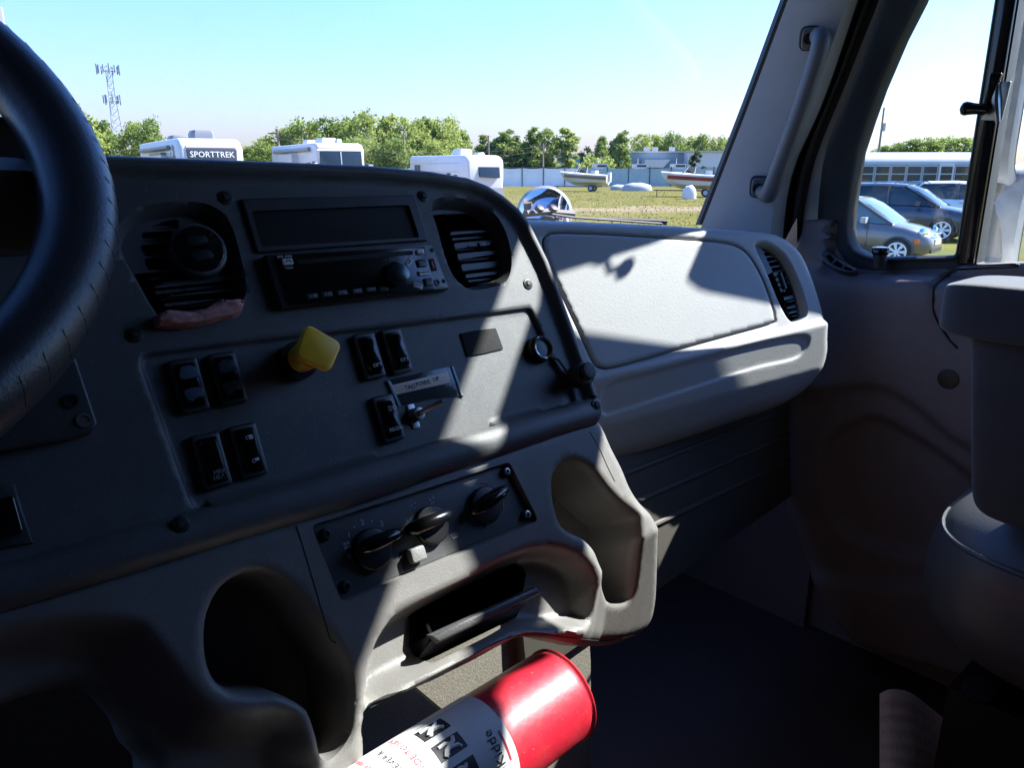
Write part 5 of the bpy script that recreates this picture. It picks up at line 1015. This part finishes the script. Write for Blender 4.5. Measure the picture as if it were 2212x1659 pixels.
# ---- boats
def boat(u, D, yaw, L, hull_m, deck_m, label, stripe=None, flip=1):
    o = place('speedboat', u, D, yaw, label, 'boat', 'boats on the field'); st_ = []
    for f in np.linspace(0, 1, 11):       # stern -> bow along +x
        w = 1.1*(1-max(0, (f-.45)/.55)**2.2)+.02; zk = .60+.6*max(0, (f-.6)/.4)**2; zc = .95+.45*max(0, (f-.55)/.45)**1.6; zg = 1.62+.32*f
        st_.append((f*L-L/2, w, zk, zc, zg))
    hl_ = MB().rings([[np.array([x, s*w*k, z]) for s, k, z in ((-1, 1, zg), (-1, .95, (zc+zg)/2), (-1, .8, zc), (0, 0, zk), (1, .8, zc), (1, .95, (zc+zg)/2), (1, 1, zg))] for x, w, zk, zc, zg in st_], True, True, closed=False)
    hl_.v = [(x-max(0, x/L+.05)**2*2.2*max(0, 1.9-z), y, z) for x, y, z in hl_.v]; hl_.build('hull', hull_m, o, sharp=30)
    MB().rings([[np.array([x, s*w*1.02, z]) for s, z in ((-1, zg-.04), (-1, zg+.04), (-.85, zg+.10), (0, zg+.17*(1 if i > 5 else .2)), (.85, zg+.10), (1, zg+.04), (1, zg-.04))] for i, (x, w, zk, zc, zg) in enumerate(st_)], True, True, closed=False).build('deck', deck_m, o)
    if stripe: MB().rings([[np.array([x, -w*1.0-.012, zg-.12]), np.array([x, -w*.965-.012, zg-.42])] for x, w, zk, zc, zg in st_[:-2]], False, False, closed=False).build('side_stripe', stripe, o); MB().rings([[np.array([x, w*1.0+.012, zg-.12]), np.array([x, w*.965+.012, zg-.42])] for x, w, zk, zc, zg in st_[:-1]], False, False, closed=False).build('side_stripe', stripe, o)
    wsx = L*.12; quad([(wsx-.5, -.95, 1.85), (wsx+.35, -.55, 1.95), (wsx-.2, -.5, 2.5), (wsx-.8, -.85, 2.45)], .02).build('windscreen', MAT['dark window'], o); quad([(wsx+.35, -.55, 1.95), (wsx+.35, .55, 1.95), (wsx-.2, .5, 2.5), (wsx-.2, -.5, 2.5)], .02).build('windscreen', MAT['dark window'], o)
    for p in ((wsx-.1, -.5), (wsx-.1, .5), (wsx-.7, -.85)): tube('screen_post', [(p[0]+.4*(p[0] > wsx-.5), p[1], 1.85), (p[0]-.1, p[1], 2.52)], .05, deck_m, o, 6)
    MB().box((-L*.22, 0, 1.95), (.5, 1.4, .45)).build('seat', deck_m, o, smooth=False); MB().box((-L/2-.1, 0, 1.5), (.35, .5, 1.0)).build('outboard_motor', deck_m, o, smooth=False)
    for y in (-.8, .8): wheel(o, -L*.18, y, .33, .18, axis=1)
    MB().tube([(-L*.35, -.6, .5), (L*.45, -.1, .5), (L*.6, 0, .5)], .05, 6).tube([(-L*.35, .6, .5), (L*.45, .1, .5)], .05, 6).build('trailer_frame', dk, o); tube('jack', [(L*.55, 0, 0), (L*.55, 0, .6)], .04, dk, o, 6)
    return o
boat(1262, 86, R(160), 5.4, mat('cream hull', (.62, .60, .54), .3), rvw, 'white speedboat with a beige hull on a trailer before the fence', mat('brown stripe', (.16, .13, .10), .4))
boat(1500, 68, R(168), 5.6, rvw, rvw, 'white speedboat with a dark red side beside the pillar', mat('maroon gelcoat', (.16, .008, .018), .35))
def mound(name, u, D, L, W, H, m_, label, cat, seed):
    r = np.random.default_rng(seed); rings = []
    for z, k in ((0, 1.0), (.35*H, 1.0), (.7*H, .9), (.93*H, .6), (H, .2)): rings.append([np.array([L/2*k*math.cos(t)*abs(math.cos(t))**-.25, W/2*k*math.sin(t), z+r.normal(0, .03)]) for t in np.linspace(.01, 6.29, 20, endpoint=False)])
    o = MB().rings(rings, True, True).build(name, m_); o.location = gnd(u, D); o.rotation_euler = (0, 0, -HEAD+R(10)); return tag(o, label, cat)
mound('tarpaulin_cover', 1378, 88, 3.4, 1.8, .85, mat('pale tarp', (.33, .36, .37), .6, var=.15, vscale=3), 'pale tarpaulin covered craft between the two speedboats', 'covered boat', 3); mound('tarpaulin_cover', 1338, 92, 2.0, 1.5, .6, MAT['pale tarp'], 'smaller tarpaulin covered craft next to the white speedboat', 'covered boat', 5)
mound('outboard_cover', 1492, 62, 1.1, .9, 1.0, rvw, 'white cover on the grass in front of the red speedboat', 'cover', 8)
# boats seen over the fence
for u, lb in ((1300, 'white cabin boat showing over the fence beside the shrub'), (1385, 'white cabin boat with a mast behind the fence'), (1468, 'white cabin boat behind the fence near the pillar')):
    o = place('cabin_boat', u, 122, R(10), lb, 'boat', 'boats behind the fence'); MB().rings([[np.array([x, y*w, z]) for y, z in ((-1, 2.5), (-.8, 1.2), (0, .8), (.8, 1.2), (1, 2.5))] for x, w in ((-2.6, .9), (0, 1.1), (1.8, .8), (2.9, .05))], True, True, closed=False).build('hull', rvw, o); MB().box((-.3, 0, 2.8), (2.0, 1.5, .8)).build('cabin', rvw, o, smooth=False); MB().box((-.2, -.76, 2.9), (1.5, .04, .3)).build('window', rvd, o, smooth=False); tube('mast', [(-.6, 0, 3.1), (-.6, 0, 4.0)], .05, rvl, o, 6)

# ---- buildings
def building(u0, u1, v, D, dep, m_, label, win=(), name='flat_building', canopy=None):
    o = place(name, (u0+u1)/2, D, 0, label, 'building', 'buildings beyond the fence'); W = (u1-u0)*D/1713; H = hgt(v, D); MB().box((0, dep/2, H/2), (W, dep, H)).build('wall', m_, o, smooth=False); MB().box((0, dep/2-.1, H+.12), (W+.4, dep+.4, .3)).build('roof_edge', rvl, o, smooth=False)
    for x0, x1, z0, z1 in win: w_ = MB(); w_.box(((x0+x1)/2, -.04, (z0+z1)/2), (x1-x0, .12, z1-z0)); w_ = w_.build('window', rvl, o, smooth=False); MB().box(((x0+x1)/2, -.09, (z0+z1)/2), (x1-x0-.2, .08, z1-z0-.2)).build('pane', rvd, w_, smooth=False)
    if canopy: x0, x1, z0, z1 = canopy; MB().add([(x0, -5, z0), (x1-1.5, -5, z0), (x1, -5, z1), (x0, -5, z1), (x0, 0, z0), (x1-1.5, 0, z0), (x1, 0, z1), (x0, 0, z1)], [(0, 1, 2, 3), (7, 6, 5, 4), (0, 4, 5, 1), (1, 5, 6, 2), (2, 6, 7, 3), (3, 7, 4, 0)]).build('canopy', rvw, o, smooth=False); tube('canopy_post', [(x0+.3, -4.7, 0), (x0+.3, -4.7, z0)], .2, rvl, o, 8); tube('canopy_post', [(x1-2, -4.7, 0), (x1-2, -4.7, z0)], .2, rvl, o, 8)
    return o, H
bl_m = mat('blue grey wall', (.26, .31, .34), .7); bw_m = mat('pale wall', (.62, .61, .58), .7)
b1, H1 = building(1338, 1484, 331, 180, 30, bl_m, 'blue grey flat roofed building with a pale entrance canopy', [(-6.6, -5.2, .6, 2.6), (-4.6, -1.0, .3, 2.8), (.6, 4.2, .3, 2.8), (5.2, 7.0, .8, 2.8)], canopy=(-2.8, 2.8, 2.9, 4.6))
for x in (-5, 0, 2, 6): MB().box((x, 10, H1+.8), (1.2, 1.2, 1.3)).build('roof_vent', rvl, b1, smooth=False)
building(1212, 1275, 337, 185, 20, bl_m, 'small grey building partly hidden by the round shrub', [(-2.4, .6, 1.0, 2.6)])
b3, H3 = building(1484, 1640, 330, 176, 25, bw_m, 'pale building wing running behind the pillar', [(2, 6, 1, 3)])
building(1700, 2300, 336, 240, 20, bw_m, 'long pale roofed shed far beyond the bus', [])

# ---- bus
bs = place('bus', 2010, 36, R(-1), 'long grey bus with a row of sash windows behind the parked cars', 'bus'); bm = mat('bus grey paint', (.28, .32, .36), .4); bwhite = mat('bus white roof', (.48, .50, .52), .5)
Lb = 13.; MB().rings([[np.array([x, y, z]) for y, z in ((0, .6), (0, 2.42), (.04, 2.55), (2.4, 2.55), (2.44, 2.42), (2.44, .6))] for x in (-Lb/2, Lb/2)], True, True).build('body', bm, bs, sharp=30)
MB().rings([[np.array([x, y, z]) for y, z in ((-.01, 2.50), (.06, 2.68), (.25, 2.82), (.7, 2.92), (1.2, 2.95), (1.7, 2.92), (2.2, 2.82), (2.4, 2.68), (2.45, 2.50))] for x in (-Lb/2, Lb/2)], True, True).build('roof', bwhite, bs)
for z, m_ in ((1.55, bwhite), (2.45, bwhite), (1.05, dk)): MB().box((0, -.012, z), (Lb, .03, .05)).build('rub_rail', m_, bs, smooth=False)
for i in range(17):
    x = -Lb/2+.75+i*.715
    if i == 9: w_ = MB().box((x, -.03, 2.0), (.68, .08, .92)).build('emergency_window', bwhite, bs, smooth=False); sc_ = (.5, .68)
    else: w_ = MB().box((x, -.02, 1.98), (.66, .05, .76)).build('window', MAT['galvanised steel'], bs, smooth=False); sc_ = (.58, .66)
    for z in (2.16, 1.81): MB().box((x, -.06 if i == 9 else -.035, z), (sc_[0], .05, .30)).build('pane', rvd, w_, smooth=False)
for x in (-4.0, 3.9): wheel(bs, x, .2, .48, .3, axis=1)
# ---- cars
mat('car trim grey', (.42, .42, .43), .3)
def car(u, D, yaw, paint, label, S, roofrails=False, name='parked_car', fiat=False):
    """S: length, width, height, list of stations (x from rear 0..1, half width, sill, belt, top)"""
    L, W, H = S['L'], S['W'], S['H']; o = place(name, u, D, yaw, label, 'car', 'cars parked beside the truck'); wb = S['wheels']; rr_ = S['r']
    st_ = S['body']; rings = []
    for f, hw, zb, zt in st_:
        x = f*L-L/2; w = hw*W/2; rings.append([np.array([x, s*w*k, zb+(zt-zb)*t]) for s, k, t in ((-1, .86, 0), (-1, .97, .12), (-1, 1.0, .45), (-1, .985, .72), (-1, .93, .93), (-1, .80, 1.0), (0, 0, 1.035), (1, .80, 1.0), (1, .93, .93), (1, .985, .72), (1, 1.0, .45), (1, .97, .12), (1, .86, 0))])
    MB().rings(rings, True, True).build('body', paint, o, sharp=50)
    gh_ = S['green']; rings = [[np.array([f*L-L/2, s*hw*W/2*k, zb+(zt-zb)*t]) for s, k, t in ((-1, 1, 0), (-1, .95, .45), (-1, .86, .9), (-1, .74, 1.0), (1, .74, 1.0), (1, .86, .9), (1, .95, .45), (1, 1, 0))] for f, hw, zb, zt in gh_]
    MB().rings(rings, True, True).build('windows', rvd if not fiat else MAT['car glass'], o, sharp=45)
    rf2 = [g for g in gh_ if g[3] > H*.93]; ra, rb2 = rf2[0], rf2[-1]
    MB().rings([[np.array([f*L-L/2, s*hw*W/2*k, zt+dz]) for s, k, dz in ((-1, .88, -.07), (-1, .80, .005), (-.5, .8, .03), (.5, .8, .03), (1, .80, .005), (1, .88, -.07))] for f, hw, zb, zt in rf2], True, True).build('roof', paint, o, sharp=60)
    # pillars
    for s in (-1, 1):
        for i0, i1 in ((0, rf2[0]), (len(gh_)-1, rf2[-1])):
            g = gh_[i0]; MB().tube([np.array([g[0]*L-L/2, s*g[1]*W/2, g[2]]), np.array([i1[0]*L-L/2, s*i1[1]*W/2*.86, i1[3]-.03])], .035, 6).build('pillar', paint, o)
        f = S['bpil']; MB().tube([np.array([f*L-L/2, s*W/2*.955, gh_[2][2]]), np.array([(f-.01)*L-L/2, s*W/2*.80, H-.06])], .035, 6).build('pillar', dk, o)
        xm = S['mir']*L-L/2; mr_ = MB().box((xm, s*(W/2+.08), gh_[2][2]+.05), (.12, .2, .13)).build('door_mirror', MAT['car trim grey'] if fiat else paint, o)
        MB().tube([np.array([S['door'][0]*L-L/2, s*(W/2+.004), .35]), np.array([S['door'][0]*L-L/2, s*(W/2*.985+.004), gh_[2][2]])], .006, 4).build('door_gap', dk, o); MB().box((S['door'][1]*L-L/2, s*(W/2+.01), gh_[2][2]-.14), (.16, .03, .03)).build('door_handle', MAT['car trim grey'], o, smooth=False)
    for f in wb:
        x = f*L-L/2
        for s in (-1, 1):
            c_ = np.array([x, s*(W/2-.10), rr_]); t = MB().tube([c_-[0, .1, 0], c_-[0, .09, 0], c_+[0, .09, 0], c_+[0, .1, 0]], [rr_*.93, rr_, rr_, rr_*.93], 28).build('wheel', rubber_m, o)
            rim = MB(); yy = s*(W/2-.10+.105); n = 7
            for k in range(n): a = 6.283*k/n; rim.tube([np.array([x+.04*math.cos(a), yy, rr_+.04*math.sin(a)]), np.array([x+rr_*.66*math.cos(a+.12), yy, rr_+rr_*.66*math.sin(a+.12)])], .022, 5); rim.tube([np.array([x+.04*math.cos(a), yy, rr_+.04*math.sin(a)]), np.array([x+rr_*.66*math.cos(a-.12), yy, rr_+rr_*.66*math.sin(a-.12)])], .018, 5)
            rim.tube([np.array([x+rr_*.68*math.cos(a), yy, rr_+rr_*.68*math.sin(a)]) for a in np.linspace(0, 6.283, 25)], .022, 5, False); rim.tube([(x, yy-.02*s, rr_), (x, yy+.02*s, rr_)], .05, 10); rim.build('rim', button_m, t)
            MB().tube([np.array([x+rr_*1.12*math.cos(a), s*(W/2-.01), rr_+rr_*1.12*math.sin(a)]) for a in np.linspace(-.1, 3.24, 20)], .03, 6).build('wheel_arch', dk, o)
            MB().rings([[np.array([x+q*rr_*1.1*math.cos(a), s*(W/2+.004-.01*(q < .5)), rr_+q*rr_*1.1*math.sin(a)]) for a in np.linspace(0, 3.14, 14)] for q in (.98, .9)], False, False, closed=False).build('arch_gap', void_m, o)
    for s in (-1, 1):
        hl = S['lamp']; c_ = np.array([hl[0]*L-L/2, s*hl[1]*W/2, hl[2]]); MB().rings([[c_+np.array([dx, 0, 0])+r_*np.array([0.25*math.cos(a)*-1, s*.9*math.cos(a), math.sin(a)])*hl[3] for a in np.linspace(0, 6.283, 16, endpoint=False)] for r_, dx in ((1, -.05), (1, .02), (.7, .05), (.1, .06))], True, True).build('headlight', chrome_m, o)
        c2_ = np.array([S['fog'][0]*L-L/2, s*S['fog'][1]*W/2, S['fog'][2]]); MB().rings([[c2_+np.array([dx, r_*.07*math.cos(a), r_*.07*math.sin(a)]) for a in np.linspace(0, 6.283, 12, endpoint=False)] for r_, dx in ((1, -.02), (1, .02), (.2, .035))], True, True).build('fog_lamp', button_m, o)
        MB().box((S['side'][0]*L-L/2, s*(W/2*S['side'][2]+.004), S['side'][1]), (.10, .02, .10)).build('side_marker', mat('amber lens', (.6, .16, .02), .3) if 'amber lens' not in MAT else MAT['amber lens'], o, smooth=False)
    fx = L/2; MB().box((fx-.01, 0, .33), (.04, W*.62, .10)).build('lower_grille', void_m, o, smooth=False); MB().box((fx+.005, 0, .52), (.03, .52, .12)).build('number_plate', bw_m, o, smooth=False); MB().tube([(fx-.01, -W*.2, .70), (fx+.015, 0, .71), (fx-.01, W*.2, .70)], .02, 6).build('chrome_bar', chrome_m, o)
    if roofrails:
        for s in (-1, 1):
            for x0, x1 in ((-.75, -.1), (.0, .62)): MB().tube([np.array([x0, s*W*.36, H+.01]), np.array([x0+.08, s*W*.36, H+.06]), np.array([x1-.08, s*W*.36, H+.06]), np.array([x1, s*W*.36, H+.01])], .018, 6).build('roof_rail', chrome_m, o)
    return o
cg = mat('car glass', (.13, .17, .19), .06)  # pale base colour stands in for sky reflected in the glass
paintA = mat('brown grey metallic', (.16, .15, .145), .3, metal=.35, coat=.7); paintB = mat('navy metallic', (.045, .05, .07), .28, metal=.35, coat=.7)
FI = dict(L=3.55, W=1.63, H=1.50, r=.30, wheels=(.165, .815), bpil=.36, mir=.60, door=(.62, .42), lamp=(.945, .66, .72, .13), fog=(.975, .55, .45), side=(.925, .55, .955),
  body=[(0, .78, .38, .80), (.03, .90, .25, .92), (.12, .97, .22, .96), (.3, 1.0, .20, .97), (.5, 1.0, .20, .96), (.66, 1.0, .20, .94), (.74, .99, .20, .92), (.84, .97, .21, .86), (.92, .91, .22, .78), (.97, .80, .25, .68), (1.0, .62, .32, .55)],
  green=[(.02, .76, .90, .95), (.10, .84, .94, 1.36), (.2, .86, .95, 1.47), (.4, .88, .95, 1.50), (.52, .88, .94, 1.47), (.60, .87, .93, 1.36), (.70, .87, .92, 1.12), (.765, .84, .90, .93)])
SU = dict(L=4.65, W=1.86, H=1.72, r=.36, wheels=(.175, .80), bpil=.45, mir=.64, door=(.64, .48), lamp=(.93, .78, .86, .15), fog=(.97, .65, .5), side=(.93, .7, .95),
  body=[(0, .80, .45, .95), (.03, .92, .32, 1.05), (.12, .98, .28, 1.10), (.3, 1.0, .26, 1.10), (.5, 1.0, .26, 1.09), (.68, 1.0, .26, 1.07), (.78, .99, .26, 1.03), (.88, .96, .28, .96), (.95, .88, .30, .86), (.98, .80, .34, .76), (1.0, .70, .40, .62)],
  green=[(.01, .80, 1.04, 1.10), (.08, .85, 1.08, 1.58), (.18, .87, 1.09, 1.70), (.4, .88, 1.09, 1.72), (.54, .88, 1.08, 1.68), (.62, .88, 1.07, 1.55), (.70, .88, 1.06, 1.30), (.77, .86, 1.03, 1.07)])
car(1870, 19.2, R(-40), paintA, 'small brown grey hatchback parked nearest the vent window', FI, fiat=True)
car(1958, 25.4, R(-38), paintB, 'dark blue SUV with roof rails parked behind the small hatchback', SU, roofrails=True)
car(2100, 30.5, R(-36), mat('white car paint', (.7, .7, .7), .25, coat=.6), 'white car seen beyond the window divider', SU)
car(2185, 33.0, R(-14), mat('maroon car paint', (.18, .01, .03), .25, coat=.6), 'maroon car before the bus past the divider', FI)

# ------------------------------------------------------------------ truck outside: hood, hood mirror, wiper, door mirrors
tp3 = mat('truck white paint', (.7, .7, .7), .3, coat=.5)
hdm = thing('truck_hood', (.4, 1.8, 1.0), 'white sloping hood of the truck hidden beyond the dashboard', 'hood')
MB().rings([[np.array([.4+s*w, y, z-.06*abs(s)**3-.5*(abs(s) > 1)]) for s in (-1.02, -1, -.7, -.3, 0, .3, .7, 1, 1.02)] for y, w, z in ((1.06, .78, 1.82), (1.5, .76, 1.76), (2.2, .70, 1.62), (2.5, .6, 1.45), (2.56, .5, 1.1))], False, True, closed=False).build('hood_skin', tp3, hdm)
hm_ = thing('hood_mirror', atd(1176, 700, 2.5), 'round convex hood mirror in a pale ring beyond the dashboard edge', 'mirror')
mc = atd(1176, 464, 2.5); nr = (EYE-mc); nr /= np.linalg.norm(nr); PMi = Plane(mc, math.atan2(-nr[0], -nr[1])*1.0, math.asin(nr[2])); Rm = 61*2.5/1650
MB().rings([PMi.w(circ(0, 0, r, 48), h) for r, h in ((Rm*.9, .03), (Rm, .008), (Rm*1.0, -.008), (Rm*.9, -.05), (Rm*.5, -.07), (.005, -.075))], False, True).build('mirror_housing', mat('mirror ring', (.20, .19, .16), .5), hm_)
mirror_m = mat('mirror silver', (.62, .64, .65), .03, metal=1)
MB().rings([PMi.w(circ(0, 0, Rm*.9*math.sin(t)/math.sin(.25), 48), .03+Rm*.9*(math.cos(t)-math.cos(.25))/math.sin(.25)) for t in (.25, .2, .15, .1, .05, .004)], False, True).build('mirror_glass', mirror_m, hm_)
tube('mirror_stalk', [mc-np.array([0, 0, Rm*.6]), mc-np.array([-.02, 0, .28]), mc-np.array([-.05, -.03, .45])], .012, black_m, hm_, 8)
wi = thing('wiper', wpt(.9, 1.95, .03), 'black windscreen wiper lying along the lower edge of the glass', 'wiper')
wa = [aty(1140, 455, 1.06), aty(1200, 453, 1.07), aty(1240, 458, 1.07)]; tube('wiper_arm', [aty(1170, 460, 1.06), aty(1240, 470, 1.04), aty(1440, 484, 1.0)], .0028, rubber_m, wi, 6)
tube('wiper_blade', [aty(1290, 472, 1.05), aty(1360, 474, 1.03), aty(1440, 478, 1.0)], [.0025, .003, .005], rubber_m, wi, 6); tube('linkage', [aty(1135, 462, 1.06), aty(1180, 457, 1.07), aty(1238, 462, 1.07)], .007, rubber_m, wi, 6)
for u in (1163, 1193): disc('linkage_nut', Plane(aty(u, 454, 1.05), 0, R(50)), (0, 0), .009, 0, .008, black_m, wi, .002, 10)
dm = thing('door_mirror', (1.62, .5, 1.5), 'chrome backed truck door mirrors on a grey tubular arm', 'mirror')
mat('mirror shell', (.55, .55, .56), .3, coat=.5)
def mhead(u, v, x, w, h, nm):
    c = atx(u, v, x); M = MB(); rings = []
    for dy, k in ((.03, .55), (.027, .82), (.016, .97), (.0, 1.0), (-.035, 1.0), (-.04, .93)): o_ = rrect(0, 0, w*k, h*(k*.5+.5), .07*k+.02, 6); rings.append([c+np.array([w/2+p[0], dy-.06*p[0], p[1]]) for p in o_])
    a = M.rings(rings, True, True).build(nm, MAT['mirror shell'], dm); g = rrect(0, 0, w*.88, h*.92, .06, 6); MB().rings([[c+np.array([w/2+p[0], -.0415-.06*p[0], p[1]]) for p in g]], False, True).build('mirror_glass', mirror_m, dm)
mhead(2178, 85, 1.52, .22, .50, 'upper_head'); mhead(2156, 490, 1.54, .22, .22, 'lower_head')
aA = [atx(2185, 250, 1.56), atx(2168, 330, 1.56), atx(2156, 440, 1.56), atx(2140, 560, 1.54)]; tube('arm', aA, .017, mat('arm grey', (.28, .27, .25), .5), dm, 12); tube('arm_bracket', [aA[-1], np.array([1.46, .42, 1.86])], .016, MAT['arm grey'], dm, 10)
# marks left by the builder helpers are not part of the scene
for o in bpy.data.objects:
    if '_at' in o: del o['_at']
